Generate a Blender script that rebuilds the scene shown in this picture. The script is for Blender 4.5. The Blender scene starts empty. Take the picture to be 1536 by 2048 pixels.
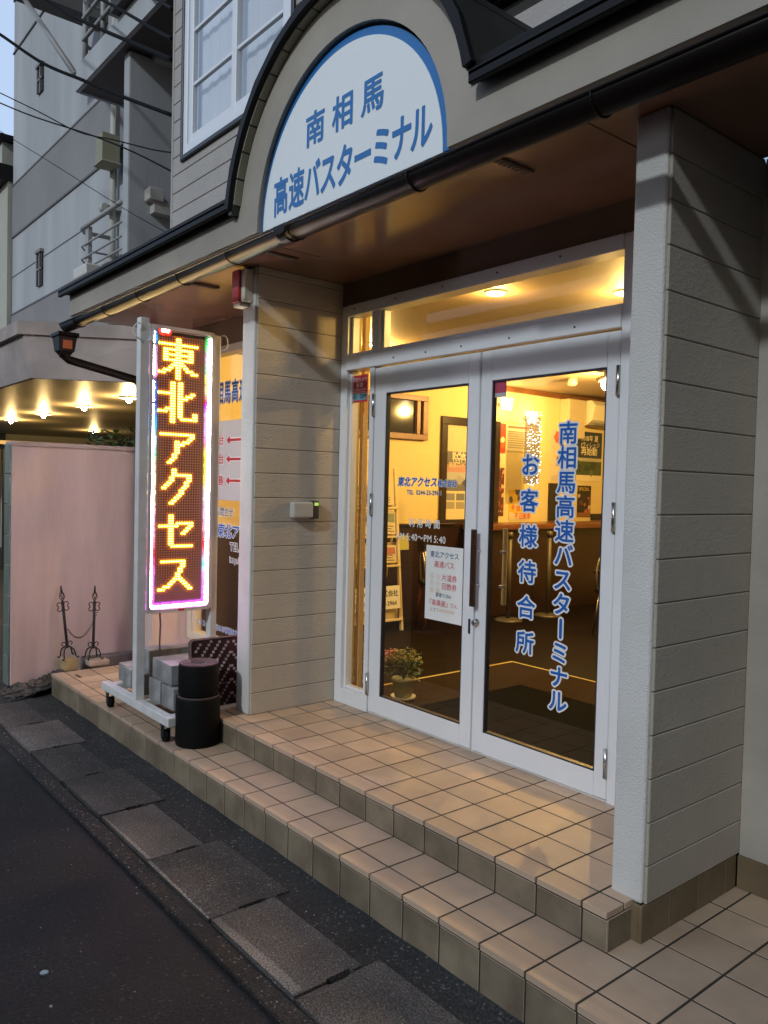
import bpy, bmesh, math, random
from mathutils import Vector, Matrix
random.seed(11)
R = math.radians
C = bpy.context.scene.collection
sc = bpy.context.scene

# ------------------------------------------------------------------ camera
cam = bpy.data.cameras.new("camera")
cam.sensor_fit = 'VERTICAL'; cam.sensor_height = 36.0; cam.lens = 28.03
cam.clip_start = 0.05; cam.clip_end = 2000
co = bpy.data.objects.new("camera", cam); C.objects.link(co)
_R = Matrix(((0.63519795, 0.7719718, 0.02414759), (0.04106077, -0.00253192, -0.99915344), (-0.77125714, 0.63565173, -0.03330603)))
_x, _d, _f = Vector(_R[0]), Vector(_R[1]), Vector(_R[2])
m4 = Matrix((_x, -_d, -_f)).transposed().to_4x4()
m4.translation = Vector((1.6185, -1.9625, 1.5418))
co.matrix_world = m4
sc.camera = co

# ------------------------------------------------------------------ world and light
w = bpy.data.worlds.new("World"); sc.world = w; w.use_nodes = True
nt = w.node_tree
sky = nt.nodes.new('ShaderNodeTexSky'); sky.sky_type = 'NISHITA'; sky.sun_disc = False
sky.sun_elevation = R(28.1); sky.sun_rotation = R(162); sky.air_density = 1.0; sky.dust_density = 2.5; sky.ozone_density = 3.5
bg = nt.nodes['Background']; bg.inputs['Strength'].default_value = 0.033
# dusk: a pale band of light low in the west (beyond the apartment building), the rest of the sky darker
geo = nt.nodes.new('ShaderNodeTexCoord'); dt = nt.nodes.new('ShaderNodeVectorMath'); dt.operation = 'DOT_PRODUCT'
nt.links.new(geo.outputs['Generated'], dt.inputs[0]); dt.inputs[1].default_value = Vector((-.86, .05, .50)).normalized()
mr = nt.nodes.new('ShaderNodeMapRange'); mr.interpolation_type = 'SMOOTHSTEP'; nt.links.new(dt.outputs['Value'], mr.inputs[0]); mr.inputs[1].default_value = .0; mr.inputs[2].default_value = .95
gl_ = nt.nodes.new('ShaderNodeVectorMath'); gl_.operation = 'SCALE'; gl_.inputs[0].default_value = (12.0, 15.2, 20.5); nt.links.new(mr.outputs[0], gl_.inputs['Scale'])
ad_ = nt.nodes.new('ShaderNodeVectorMath'); ad_.operation = 'ADD'; nt.links.new(sky.outputs[0], ad_.inputs[0]); nt.links.new(gl_.outputs[0], ad_.inputs[1])
nt.links.new(ad_.outputs[0], bg.inputs['Color'])
sd = bpy.data.lights.new("street_lamp_sun", 'SUN'); sd.energy = 1.2; sd.angle = R(2.6); sd.color = (0.86, 0.94, 1.0)  # directional lamp standing in for the unseen street lamp out front
so = bpy.data.objects.new("street_lamp_sun", sd); C.objects.link(so)
so.rotation_euler = Vector((-0.32, 1.0, -0.58)).to_track_quat('-Z', 'Y').to_euler()
vs = sc.view_settings
vs.view_transform = 'Standard'; vs.look = 'None'; vs.exposure = 0.24; vs.gamma = 1.0
sc.cycles.max_bounces = 8; sc.cycles.transparent_max_bounces = 24; sc.cycles.glossy_bounces = 4; sc.cycles.diffuse_bounces = 4
sc.cycles.sample_clamp_indirect = 4.0; sc.cycles.caustics_reflective = False; sc.cycles.caustics_refractive = False
sc.cycles.use_denoising = True
try: sc.cycles.denoiser = 'OPENIMAGEDENOISE'
except Exception: pass

# ------------------------------------------------------------------ materials
MATS = {}
def mat(n, c=(.5, .5, .5), rough=.6, metal=0, var=0, vs=4, bump=0, bs=60, bd=3, spec=.5, es=0, ec=None, island=0, coat=0, attr=None, dist=.01, stain=0, sscale=1.2, stretch=None):
    if n in MATS: return MATS[n]
    m = bpy.data.materials.new(n); m.use_nodes = True; t = m.node_tree; b = t.nodes['Principled BSDF']
    N, L = t.nodes.new, t.links.new
    b.inputs['Roughness'].default_value = rough; b.inputs['Metallic'].default_value = metal
    b.inputs['Specular IOR Level'].default_value = spec; b.inputs['Coat Weight'].default_value = coat
    b.inputs['Base Color'].default_value = (*c, 1)
    tc = N('ShaderNodeTexCoord'); vec = tc.outputs['Object']
    if stretch:
        mp = N('ShaderNodeMapping'); mp.inputs['Scale'].default_value = stretch; L(vec, mp.inputs['Vector']); vec = mp.outputs[0]
    col = None
    def mul(prev, fac, lo, hi):
        mr = N('ShaderNodeMapRange'); L(fac, mr.inputs[0]); mr.inputs[3].default_value = lo; mr.inputs[4].default_value = hi
        hv = N('ShaderNodeHueSaturation'); L(mr.outputs[0], hv.inputs['Value'])
        if prev is None: hv.inputs['Color'].default_value = (*c, 1)
        else: L(prev, hv.inputs['Color'])
        return hv.outputs[0]
    if attr:
        a = N('ShaderNodeAttribute'); a.attribute_name = attr; col = a.outputs['Color']
    if var:
        nz = N('ShaderNodeTexNoise'); nz.inputs['Scale'].default_value = vs; nz.inputs['Detail'].default_value = 8; nz.inputs['Roughness'].default_value = .65
        L(vec, nz.inputs['Vector'])
        mr0 = N('ShaderNodeMapRange'); L(nz.outputs[0], mr0.inputs[0]); mr0.inputs[1].default_value = .3; mr0.inputs[2].default_value = .7
        col = mul(col, mr0.outputs[0], 1 - var, 1 + var)
    if stain:
        nz = N('ShaderNodeTexNoise'); nz.inputs['Scale'].default_value = sscale; nz.inputs['Detail'].default_value = 5; L(vec, nz.inputs['Vector'])
        mr0 = N('ShaderNodeMapRange'); L(nz.outputs[0], mr0.inputs[0]); mr0.inputs[1].default_value = .42; mr0.inputs[2].default_value = .62
        col = mul(col, mr0.outputs[0], 1 - stain, 1)
    if island:
        g = N('ShaderNodeNewGeometry'); col = mul(col, g.outputs['Random Per Island'], 1 - island, 1 + island)
    if col is not None: L(col, b.inputs['Base Color'])
    if bump:
        nb = N('ShaderNodeTexNoise'); nb.inputs['Scale'].default_value = bs; nb.inputs['Detail'].default_value = bd; L(vec, nb.inputs['Vector'])
        bp = N('ShaderNodeBump'); bp.inputs['Strength'].default_value = bump; bp.inputs['Distance'].default_value = dist
        L(nb.outputs[0], bp.inputs['Height']); L(bp.outputs[0], b.inputs['Normal'])
    if es:
        b.inputs['Emission Strength'].default_value = es; b.inputs['Emission Color'].default_value = (*(ec or c), 1)
    MATS[n] = m; return m

def mat_siding(n, c, st=.42):
    """embossed cement siding: short raised wood-grain strokes"""
    m = mat(n, c, .75, var=.06, vs=3, stain=.08)
    t = m.node_tree; N, L = t.nodes.new, t.links.new; b = t.nodes['Principled BSDF']
    tc = N('ShaderNodeTexCoord'); mp = N('ShaderNodeMapping'); mp.inputs['Scale'].default_value = (1, 1, 2.0); L(tc.outputs['Object'], mp.inputs[0])
    n1 = N('ShaderNodeTexNoise'); n1.inputs['Scale'].default_value = 34; n1.inputs['Detail'].default_value = 2; n1.inputs['Distortion'].default_value = 1.2; L(mp.outputs[0], n1.inputs['Vector'])
    r = N('ShaderNodeMapRange'); L(n1.outputs[0], r.inputs[0]); r.inputs[1].default_value = .5; r.inputs[2].default_value = .62
    n2 = N('ShaderNodeTexNoise'); n2.inputs['Scale'].default_value = 160; n2.inputs['Detail'].default_value = 3; L(tc.outputs['Object'], n2.inputs['Vector'])
    ad = N('ShaderNodeMath'); ad.operation = 'MULTIPLY_ADD'; L(n2.outputs[0], ad.inputs[0]); ad.inputs[1].default_value = .35; L(r.outputs[0], ad.inputs[2])
    bp = N('ShaderNodeBump'); bp.inputs['Strength'].default_value = st; bp.inputs['Distance'].default_value = .004
    L(ad.outputs[0], bp.inputs['Height']); L(bp.outputs[0], b.inputs['Normal'])
    return m

def mat_grain(n, c, speck, scale=240, rough=.85, amt=.6, bump=.5, big=.35, thr=.06):
    """aggregate surface: dark binder with light grains"""
    m = mat(n, c, rough, var=big, vs=2.2, stain=.5, sscale=.8)
    t = m.node_tree; N, L = t.nodes.new, t.links.new; b = t.nodes['Principled BSDF']
    base = b.inputs['Base Color'].links[0].from_socket
    tc = N('ShaderNodeTexCoord')
    v = N('ShaderNodeTexVoronoi'); v.inputs['Scale'].default_value = scale; L(tc.outputs['Object'], v.inputs['Vector'])
    sp = N('ShaderNodeSeparateColor'); L(v.outputs['Color'], sp.inputs[0])
    lt = N('ShaderNodeMath'); lt.operation = 'LESS_THAN'; L(sp.outputs[0], lt.inputs[0]); lt.inputs[1].default_value = thr
    n1 = N('ShaderNodeTexNoise'); n1.inputs['Scale'].default_value = scale * .8; n1.inputs['Detail'].default_value = 3; L(tc.outputs['Object'], n1.inputs['Vector'])
    mr = N('ShaderNodeMapRange'); L(n1.outputs[0], mr.inputs[0]); mr.inputs[1].default_value = .3; mr.inputs[2].default_value = .7; mr.inputs[3].default_value = .15; mr.inputs[4].default_value = 2.1
    hv = N('ShaderNodeHueSaturation'); L(base, hv.inputs['Color']); L(mr.outputs[0], hv.inputs['Value'])
    mx = N('ShaderNodeMix'); mx.data_type = 'RGBA'; ml = N('ShaderNodeMath'); ml.operation = 'MULTIPLY'; L(lt.outputs[0], ml.inputs[0]); ml.inputs[1].default_value = amt
    L(ml.outputs[0], mx.inputs[0]); L(hv.outputs[0], mx.inputs[6]); mx.inputs[7].default_value = (*speck, 1)
    L(mx.outputs[2], b.inputs['Base Color'])
    bp = N('ShaderNodeBump'); bp.inputs['Strength'].default_value = bump; bp.inputs['Distance'].default_value = .004
    L(n1.outputs[0], bp.inputs['Height']); L(bp.outputs[0], b.inputs['Normal'])
    return m

def mat_glass(n, tint=(.97, .98, .97), refl=1.0):
    if n in MATS: return MATS[n]
    m = bpy.data.materials.new(n); m.use_nodes = True; t = m.node_tree; N, L = t.nodes.new, t.links.new
    t.nodes.remove(t.nodes['Principled BSDF']); out = t.nodes['Material Output']
    tr = N('ShaderNodeBsdfTransparent'); tr.inputs[0].default_value = (*tint, 1)
    gl = N('ShaderNodeBsdfGlossy'); gl.inputs['Roughness'].default_value = .0; gl.inputs[0].default_value = (refl, refl, refl, 1)
    fr = N('ShaderNodeFresnel'); fr.inputs[0].default_value = 1.5
    ge = N('ShaderNodeNewGeometry'); sb = N('ShaderNodeMath'); sb.operation = 'SUBTRACT'; sb.inputs[0].default_value = 1; L(ge.outputs['Backfacing'], sb.inputs[1])
    mu = N('ShaderNodeMath'); mu.operation = 'MULTIPLY'; L(fr.outputs[0], mu.inputs[0]); L(sb.outputs[0], mu.inputs[1])
    mx = N('ShaderNodeMixShader'); L(mu.outputs[0], mx.inputs[0]); L(tr.outputs[0], mx.inputs[1]); L(gl.outputs[0], mx.inputs[2]); L(mx.outputs[0], out.inputs[0])
    MATS[n] = m; return m

def mat_film(n, c, alpha):
    if n in MATS: return MATS[n]
    m = mat(n, c, .5); m.node_tree.nodes['Principled BSDF'].inputs['Alpha'].default_value = alpha; return m

def mat_led(n):
    m = bpy.data.materials.new(n); m.use_nodes = True; t = m.node_tree; N, L = t.nodes.new, t.links.new; b = t.nodes['Principled BSDF']
    a = N('ShaderNodeAttribute'); a.attribute_name = 'col'; L(a.outputs['Color'], b.inputs['Emission Color'])
    g = N('ShaderNodeAttribute'); g.attribute_name = 'gain'; L(g.outputs['Fac'], b.inputs['Emission Strength'])
    b.inputs['Base Color'].default_value = (.03, .02, .02, 1); b.inputs['Roughness'].default_value = .4
    return m

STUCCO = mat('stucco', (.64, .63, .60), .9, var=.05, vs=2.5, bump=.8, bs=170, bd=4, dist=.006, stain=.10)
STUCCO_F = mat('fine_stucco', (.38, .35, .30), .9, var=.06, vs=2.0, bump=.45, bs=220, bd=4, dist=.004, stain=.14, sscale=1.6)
SIDING = mat_siding('siding', (.54, .49, .41))
SIDING_R = mat_siding('siding_shaded', (.40, .36, .30), .24)  # same siding as the left wall; its shade is put into the colour
SIDING_U = mat_siding('upper_siding', (.40, .38, .36))
DARKGAP = mat('dark_gap', (.03, .028, .025), .9)
JOINT = mat('siding_joint', (.15, .135, .115), .9)
SOFFIT = mat('soffit_paint', (.27, .15, .095), .20, var=.07, vs=2.5, stain=.14, sscale=2.2, spec=.55, bump=.03, bs=6)
BEAM = mat('brown_board', (.16, .11, .075), .6, var=.12, vs=3, bump=.2, bs=90)
BLACKM = mat('black_metal', (.008, .0075, .0075), .5, var=.1, spec=.2, bump=.05, bs=9)
ROOFM = mat('dark_roof', (.035, .035, .035), .38, var=.2, vs=3)
GUTTER = mat('brown_gutter', (.007, .005, .0045), .42, var=.15, vs=6, spec=.14)
WHITE = mat('white_aluminium', (.74, .76, .78), .30, var=.02, vs=3, spec=.5)
WHITE_M = mat('white_paint_metal', (.72, .71, .69), .4, var=.08, vs=7, stain=.08, sscale=9)
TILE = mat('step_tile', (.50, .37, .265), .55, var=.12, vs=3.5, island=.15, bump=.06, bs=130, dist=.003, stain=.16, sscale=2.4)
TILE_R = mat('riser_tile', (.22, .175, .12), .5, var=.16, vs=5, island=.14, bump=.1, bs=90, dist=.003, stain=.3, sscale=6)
NOSE = mat('nosing_tile', (.49, .36, .26), .55, var=.07, vs=5, island=.10, bump=.5, bs=14, bd=1, dist=.003, stain=.12, sscale=1, stretch=(.25, 14, 14))
GROUT = mat('grout', (.030, .025, .020), .9, var=.3, vs=9)
BASET = mat('base_tile', (.19, .14, .08), .5, var=.15, vs=6, island=.12, stain=.3, sscale=4)
ASPHALT = mat_grain('asphalt', (.016, .0158, .0158), (.13, .13, .125), 130, .8, .32, 1.0, .35, .02)
SLABM = mat_grain('slab_concrete', (.135, .121, .110), (.36, .34, .31), 190, .85, .4, .6, .28, .025)
SLABD = mat_grain('dark_slab_concrete', (.075, .067, .061), (.32, .30, .28), 180, .85, .5, .8, .35, .03)
SLABE = mat_grain('slab_edge', (.25, .225, .20), (.4, .38, .35), 190, .85, .4, .6, .28, .025)
DIRT = mat_grain('gutter_dirt', (.022, .022, .021), (.22, .21, .2), 130, .85, .5, 1.0, .4, .03)
CONC = mat('block_concrete', (.30, .30, .295), .9, var=.22, vs=9, bump=.6, bs=110, bd=5, dist=.006, stain=.3, sscale=7)
RUBBER = mat('black_rubber', (.0045, .0045, .0045), .7, spec=.15, var=.2, bump=.25, bs=140)
RUBTOP = mat('rubber_edge', (.10, .07, .07), .8, var=.3, vs=30, bump=.5, bs=80)
IRON = mat('wrought_iron', (.012, .011, .011), .5, bump=.3, bs=150)
STEEL = mat('brushed_steel', (.55, .54, .52), .28, metal=1)
STEELD = mat('dull_steel', (.085, .075, .058), .45, metal=.2)
GLASS = mat_glass('pane_glass')
BLUE = mat('sign_blue', (.012, .15, .43), .4)
BLUE2 = mat('letter_blue', (.010, .115, .46), .4)
SIGNW = mat('sign_white', (.78, .83, .84), .38, var=.015, vs=30)
LETW = mat('letter_white', (.80, .80, .80), .45)
LETK = mat('letter_black', (.02, .022, .03), .45)
LETR = mat('letter_red', (.55, .03, .04), .45)
LETPINK = mat('letter_faded_red', (.62, .10, .13), .5)
PAPER = mat('paper', (.80, .80, .77), .7)
PINKW = mat('pink_stucco', (.60, .49, .44), .9, var=.06, vs=3, bump=.5, bs=40, bd=8, dist=.004, stain=.16, sscale=1.1, stretch=(3, 3, .55))
NEIGH = mat('white_facade', (.42, .44, .46), .85, var=.05, vs=1.2, bump=.2, bs=40, stain=.16, sscale=1.3, stretch=(1, 1, .14))
NEIGHG = mat('grey_facade', (.25, .245, .25), .85, var=.05, vs=.8, bump=.2, bs=40, stain=.12, sscale=.5)
NEIGHC = mat('canopy_concrete', (.45, .39, .36), .85, var=.08, vs=1.5, stain=.3, sscale=1.8, bump=.3, bs=50)
NSOFF = mat('canopy_soffit', (.34, .29, .20), .45, var=.05)
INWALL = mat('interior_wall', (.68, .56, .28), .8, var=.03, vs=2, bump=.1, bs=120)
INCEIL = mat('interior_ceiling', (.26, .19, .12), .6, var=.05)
WAINS = mat('wainscot_wood', (.022, .009, .006), .35, var=.3, vs=3, stretch=(1, 1, 6))
COUNTER = mat('counter_wood', (.13, .045, .018), .3, var=.25, vs=3, stretch=(6, 1, 6))
WOODF = mat('window_wood', (.17, .070, .026), .4, var=.3, vs=6, stretch=(1, 1, 5))
INFLOOR = mat('interior_floor', (.008, .0045, .003), .6, spec=.06, var=.35, vs=2.5, stretch=(6, 1, 1))
CARPET = mat('brown_carpet', (.026, .015, .007), .9, spec=.1, var=.2, vs=30, bump=.4, bs=200)
DMAT = mat('dark_mat', (.004, .0045, .003), .95, spec=.05, bump=.6, bs=260, var=.2)
TAPE = mat('yellow_tape', (.55, .42, .12), .5)
LEAF = mat('leaf_green', (.055, .10, .030), .55, var=.3, vs=20, island=.35)
LEAFY = mat('leaf_pale', (.40, .38, .12), .55, var=.3, vs=20, island=.3)
PETAL = mat('petal_pink', (.70, .22, .17), .6, island=.3)
POTG = mat('pot_green', (.38, .40, .29), .5, var=.1)
DKGLASS = mat('dark_glass', (.02, .022, .024), .08, spec=.6)
CURTAIN = mat('white_curtain', (.74, .75, .76), .85, var=.06, vs=2, stretch=(9, 9, .4))
CABLE = mat('cable_black', (.006, .006, .0065), .8, spec=.1)
PIPE = mat('vent_pipe', (.42, .43, .38), .6, var=.1)
RAIL = mat('grey_rail', (.30, .30, .30), .5)

# ------------------------------------------------------------------ lettering: glyph -> distance field -> rounded outline
import numpy as np
from mathutils.geometry import tessellate_polygon
GRES, GPAD = 150, 18
_GL, _CT = {}, {}
def glyph(ch):
    if ch in _GL: return _GL[ch]
    def curve(b):
        cu = bpy.data.curves.new('tmp', 'FONT'); cu.body = b; cu.size = 1; cu.resolution_u = 4
        ob = bpy.data.objects.new('tmp', cu); C.objects.link(ob)
        me = bpy.data.meshes.new_from_object(ob.evaluated_get(bpy.context.evaluated_depsgraph_get()))
        tr = []; me.calc_loop_triangles()
        for t in me.loop_triangles: tr.append([tuple(me.vertices[i].co[:2]) for i in t.vertices])
        bpy.data.objects.remove(ob); bpy.data.curves.remove(cu); bpy.data.meshes.remove(me); return tr
    tr = curve(ch)
    if ord(ch) > 0x2000 and ch != '〜' or ch == '〜': adv = 1.0
    elif ch == ' ': adv = .30
    else:
        xs = [p[0] for t in tr for p in t] or [0, .3]; adv = max(xs) + .055
    if ch in '-:/.': adv = max(adv, .34)
    _GL[ch] = (tr, adv); return _GL[ch]
def contour(ch, w):
    key = (ch, round(w, 4))
    if key in _CT: return _CT[key]
    tr = glyph(ch)[0]
    if not tr: _CT[key] = []; return []
    n = int(GRES*1.25) + 2*GPAD; ox, oy = -GPAD/GRES, -.22 - GPAD/GRES
    ss = 1; N2 = n*ss; hi = np.zeros((N2, N2), bool)
    for t in tr:
        P = [((x-ox)*GRES*ss, (y-oy)*GRES*ss) for x, y in t]
        x0 = max(int(min(p[0] for p in P)), 0); x1 = min(int(max(p[0] for p in P))+2, N2); y0 = max(int(min(p[1] for p in P)), 0); y1 = min(int(max(p[1] for p in P))+2, N2)
        if x1 <= x0 or y1 <= y0: continue
        X, Y = np.meshgrid(np.arange(x0, x1)+.5, np.arange(y0, y1)+.5)
        e = [(P[(k+1) % 3][0]-P[k][0])*(Y-P[k][1]) - (P[(k+1) % 3][1]-P[k][1])*(X-P[k][0]) for k in range(3)]
        hi[y0:y1, x0:x1] |= ((e[0] >= -1e-6) & (e[1] >= -1e-6) & (e[2] >= -1e-6)) | ((e[0] <= 1e-6) & (e[1] <= 1e-6) & (e[2] <= 1e-6))
    rad = max(int(math.ceil(w*GRES*ss))+3, 5)
    D = np.full((N2, N2), 99.0); D[hi] = 0
    for dy in range(-rad, rad+1):
        for dx in range(-rad, rad+1):
            d = math.hypot(dx, dy)
            if 0 < d <= rad:
                ys, ye = max(dy, 0), N2+min(dy, 0); xs_, xe = max(dx, 0), N2+min(dx, 0)
                src = hi[ys-dy:ye-dy, xs_-dx:xe-dx]; V = D[ys:ye, xs_:xe]; np.minimum(V, np.where(src, d, 99.0), out=V)
    D = np.minimum(D, rad+1.0).reshape(n, ss, n, ss).mean((1, 3))/ss
    lev = max(w*GRES, .45); F_ = lev - D
    # marching squares
    seg = {}
    ins = F_ > 0
    code = ins[:-1, :-1]*1 + ins[:-1, 1:]*2 + ins[1:, 1:]*4 + ins[1:, :-1]*8
    def ip(a, b, fa, fb): t = fa/(fa-fb); return (a[0]+(b[0]-a[0])*t, a[1]+(b[1]-a[1])*t)
    tab = {1: [(3, 0)], 2: [(0, 1)], 3: [(3, 1)], 4: [(1, 2)], 5: [(3, 2), (1, 0)], 6: [(0, 2)], 7: [(3, 2)], 8: [(2, 3)], 9: [(2, 0)], 10: [(0, 3), (2, 1)], 11: [(2, 1)], 12: [(1, 3)], 13: [(1, 0)], 14: [(0, 3)]}
    pos = {}
    for y, x in zip(*np.nonzero((code > 0) & (code < 15))):
        c = [(x, y), (x+1, y), (x+1, y+1), (x, y+1)]; f = [F_[y, x], F_[y, x+1], F_[y+1, x+1], F_[y+1, x]]
        ids = [('h', x, y), ('v', x+1, y), ('h', x, y+1), ('v', x, y)]
        for a, b in tab[int(code[y, x])]:
            for q in (a, b):
                if ids[q] not in pos: pos[ids[q]] = ip(c[q], c[(q+1) % 4], f[q], f[(q+1) % 4])
            seg[ids[a]] = ids[b]
    loops = []; left = dict(seg)
    while left:
        k0 = next(iter(left)); k = k0; lp = []
        while k in left:
            lp.append(pos[k]); k = left.pop(k)
        if len(lp) < 5: continue
        keep = []                                        # drop nearly straight points
        def dp(a, b):
            st = [(a, b)]; out = {a, b}
            while st:
                i, j = st.pop(); p, q = lp[i], lp[j % len(lp)]; best, bi = .16, None
                L_ = math.hypot(q[0]-p[0], q[1]-p[1])
                for m in range(i+1, j):
                    r = lp[m]; d = abs((q[0]-p[0])*(r[1]-p[1])-(q[1]-p[1])*(r[0]-p[0]))/L_ if L_ > 1e-6 else math.hypot(r[0]-p[0], r[1]-p[1])
                    if d > best: best, bi = d, m
                if bi is not None: out.add(bi); st += [(i, bi), (bi, j)]
            return out
        idx = sorted(i for i in dp(0, len(lp)) if i < len(lp))
        pts = [lp[i] for i in idx]
        ar = sum(pts[i][0]*pts[(i+1) % len(pts)][1]-pts[(i+1) % len(pts)][0]*pts[i][1] for i in range(len(pts)))/2
        if len(pts) >= 3 and abs(ar) > 1.5: loops.append([((x+.5)/GRES+ox, (y+.5)/GRES+oy) for x, y in pts])
    def area(q): return sum(q[i][0]*q[(i+1) % len(q)][1]-q[(i+1) % len(q)][0]*q[i][1] for i in range(len(q)))/2
    def inside(p, q):
        c = False
        for i in range(len(q)):
            a, b = q[i], q[i-1]
            if (a[1] > p[1]) != (b[1] > p[1]) and p[0] < (b[0]-a[0])*(p[1]-a[1])/(b[1]-a[1])+a[0]: c = not c
        return c
    depth = [sum(inside(l[0], q) for q in loops if q is not l) for l in loops]
    groups = []
    for l, d in zip(loops, depth):
        if d % 2 == 0: groups.append([l] + [h for h, e in zip(loops, depth) if e == d+1 and inside(h[0], l)])
    _CT[key] = groups; return groups

# ------------------------------------------------------------------ mesh building
class MB:
    def __init__(s): s.bm = bmesh.new(); s.bev = {}; s.attr = {}
    def box(s, x0, x1, y0, y1, z0, z1, mi=0, bev=0, segs=1, M=None):
        vs = [s.bm.verts.new((x, y, z)) for x in (x0, x1) for y in (y0, y1) for z in (z0, z1)]
        if M: 
            for v in vs: v.co = M @ v.co
        fs = []
        for q in ((0, 1, 3, 2), (4, 6, 7, 5), (0, 4, 5, 1), (2, 3, 7, 6), (0, 2, 6, 4), (1, 5, 7, 3)):
            f = s.bm.faces.new([vs[i] for i in q]); f.material_index = mi; fs.append(f)
        if bev:
            s.bev.setdefault((bev, segs), []).extend({e for f in fs for e in f.edges})
        return vs
    def cbox(s, c, d, mi=0, bev=0, segs=1, M=None):
        return s.box(c[0]-d[0]/2, c[0]+d[0]/2, c[1]-d[1]/2, c[1]+d[1]/2, c[2]-d[2]/2, c[2]+d[2]/2, mi, bev, segs, M)
    def tube(s, pts, r, seg=8, mi=0, smooth=True, closed=False):
        pts = [Vector(p) for p in pts]; n = len(pts)
        rs = r if isinstance(r, (list, tuple)) else [r]*n
        rings = []; up = None
        for i, p in enumerate(pts):
            if closed: d = pts[(i+1) % n] - pts[i-1]
            else: d = pts[min(i+1, n-1)] - pts[max(i-1, 0)]
            d = d.normalized() if d.length > 1e-9 else Vector((0, 0, 1))
            if up is None:
                a = Vector((0, 0, 1)) if abs(d.z) < .9 else Vector((1, 0, 0))
                up = (a - d*a.dot(d)).normalized()
            else:
                up = (up - d*up.dot(d)); up = up.normalized() if up.length > 1e-6 else Vector((1, 0, 0))
            sd_ = d.cross(up)
            rings.append([s.bm.verts.new(p + (up*math.cos(2*math.pi*k/seg) + sd_*math.sin(2*math.pi*k/seg))*rs[i]) for k in range(seg)])
        for i in range(n if closed else n-1):
            a, b = rings[i], rings[(i+1) % n]
            for k in range(seg):
                f = s.bm.faces.new((a[k], b[k], b[(k+1) % seg], a[(k+1) % seg])); f.material_index = mi; f.smooth = smooth
        if not closed:
            for g in (rings[0][::-1], rings[-1]):
                f = s.bm.faces.new(g); f.material_index = mi
    def lathe(s, prof, c=(0, 0, 0), seg=24, mi=0, smooth=True, M=None):
        rings = []
        for r, z in prof:
            rings.append([s.bm.verts.new((c[0]+r*math.cos(2*math.pi*k/seg), c[1]+r*math.sin(2*math.pi*k/seg), c[2]+z)) for k in range(seg)])
        if M:
            for g in rings:
                for v in g: v.co = M @ v.co
        for a, b in zip(rings, rings[1:]):
            for k in range(seg):
                f = s.bm.faces.new((a[k], a[(k+1) % seg], b[(k+1) % seg], b[k])); f.material_index = mi; f.smooth = smooth
        for g in (rings[0][::-1], rings[-1]):
            f = s.bm.faces.new(g); f.material_index = mi
    def prism(s, poly, plane, d0, d1, mi=0, mis=None):
        def P(a, b, d): return {'xz': (a, d, b), 'yz': (d, a, b), 'xy': (a, b, d)}[plane]
        A = [s.bm.verts.new(P(a, b, d0)) for a, b in poly]; B = [s.bm.verts.new(P(a, b, d1)) for a, b in poly]
        n = len(poly)
        for t in tessellate_polygon([[Vector((a, b, 0)) for a, b in poly]]):
            for Q in (A, B):
                try: s.bm.faces.new([Q[i] for i in t]).material_index = mi
                except ValueError: pass
        for i in range(n):
            f = s.bm.faces.new((A[i], B[i], B[(i+1) % n], A[(i+1) % n])); f.material_index = mi if mis is None else mis
    def quad(s, pts, mi=0):
        f = s.bm.faces.new([s.bm.verts.new(p) for p in pts]); f.material_index = mi; return f
    def text(s, body, o, xd, yd, em, mi=0, off=0, sx=1, align='LEFT', lift=0, res=2, shear=0):
        """lay lettering out from the baseline origin o along xd, up along yd"""
        cu = bpy.data.curves.new('tmp', 'FONT'); cu.body = body; cu.size = 1; cu.offset = off; cu.resolution_u = res; cu.align_x = align; cu.shear = shear
        ob = bpy.data.objects.new('tmp', cu); C.objects.link(ob)
        dg = bpy.context.evaluated_depsgraph_get(); me = bpy.data.meshes.new_from_object(ob.evaluated_get(dg))
        xd = Vector(xd).normalized(); yd = Vector(yd).normalized(); nn = xd.cross(yd); o = Vector(o)
        vs = [s.bm.verts.new(o + xd*(v.co.x*em*sx) + yd*(v.co.y*em) + nn*lift) for v in me.vertices]
        for p in me.polygons:
            try: f = s.bm.faces.new([vs[i] for i in p.vertices]); f.material_index = mi
            except ValueError: pass
        bpy.data.objects.remove(ob); bpy.data.curves.remove(cu); bpy.data.meshes.remove(me)
    def bold(s, body, o, xd, yd, em, mi=0, w=.02, sx=1, align='LEFT', lift=0, shear=0):
        """lettering with every stroke widened by w em on each side, corners rounded"""
        xd = Vector(xd).normalized(); yd = Vector(yd).normalized(); nn = xd.cross(yd); o = Vector(o)
        adv = [glyph(ch)[1] for ch in body]
        tot = sum(adv)*em*sx; cx = -tot/2 if align == 'CENTER' else (-tot if align == 'RIGHT' else 0)
        for ch, a in zip(body, adv):
            loops = contour(ch, w)
            if loops:
                for grp in loops:
                    tri = tessellate_polygon([[Vector((x, y, 0)) for x, y in lp] for lp in grp])
                    flat = [p for lp in grp for p in lp]
                    vs = [s.bm.verts.new(o + xd*(cx + (x + shear*y)*em*sx) + yd*(y*em) + nn*lift) for x, y in flat]
                    for t in tri:
                        try: s.bm.faces.new([vs[i] for i in t]).material_index = mi
                        except ValueError: pass
            cx += a*em*sx
    def outlined(s, body, o, xd, yd, em, fill, edge, off=.012, ring=.06, lift=.001, **k):
        k.pop('res', None)
        s.bold(body, o, xd, yd, em, edge, w=off+ring, lift=lift, **k)
        s.bold(body, o, xd, yd, em, fill, w=off, lift=lift+.0012, **k)

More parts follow.
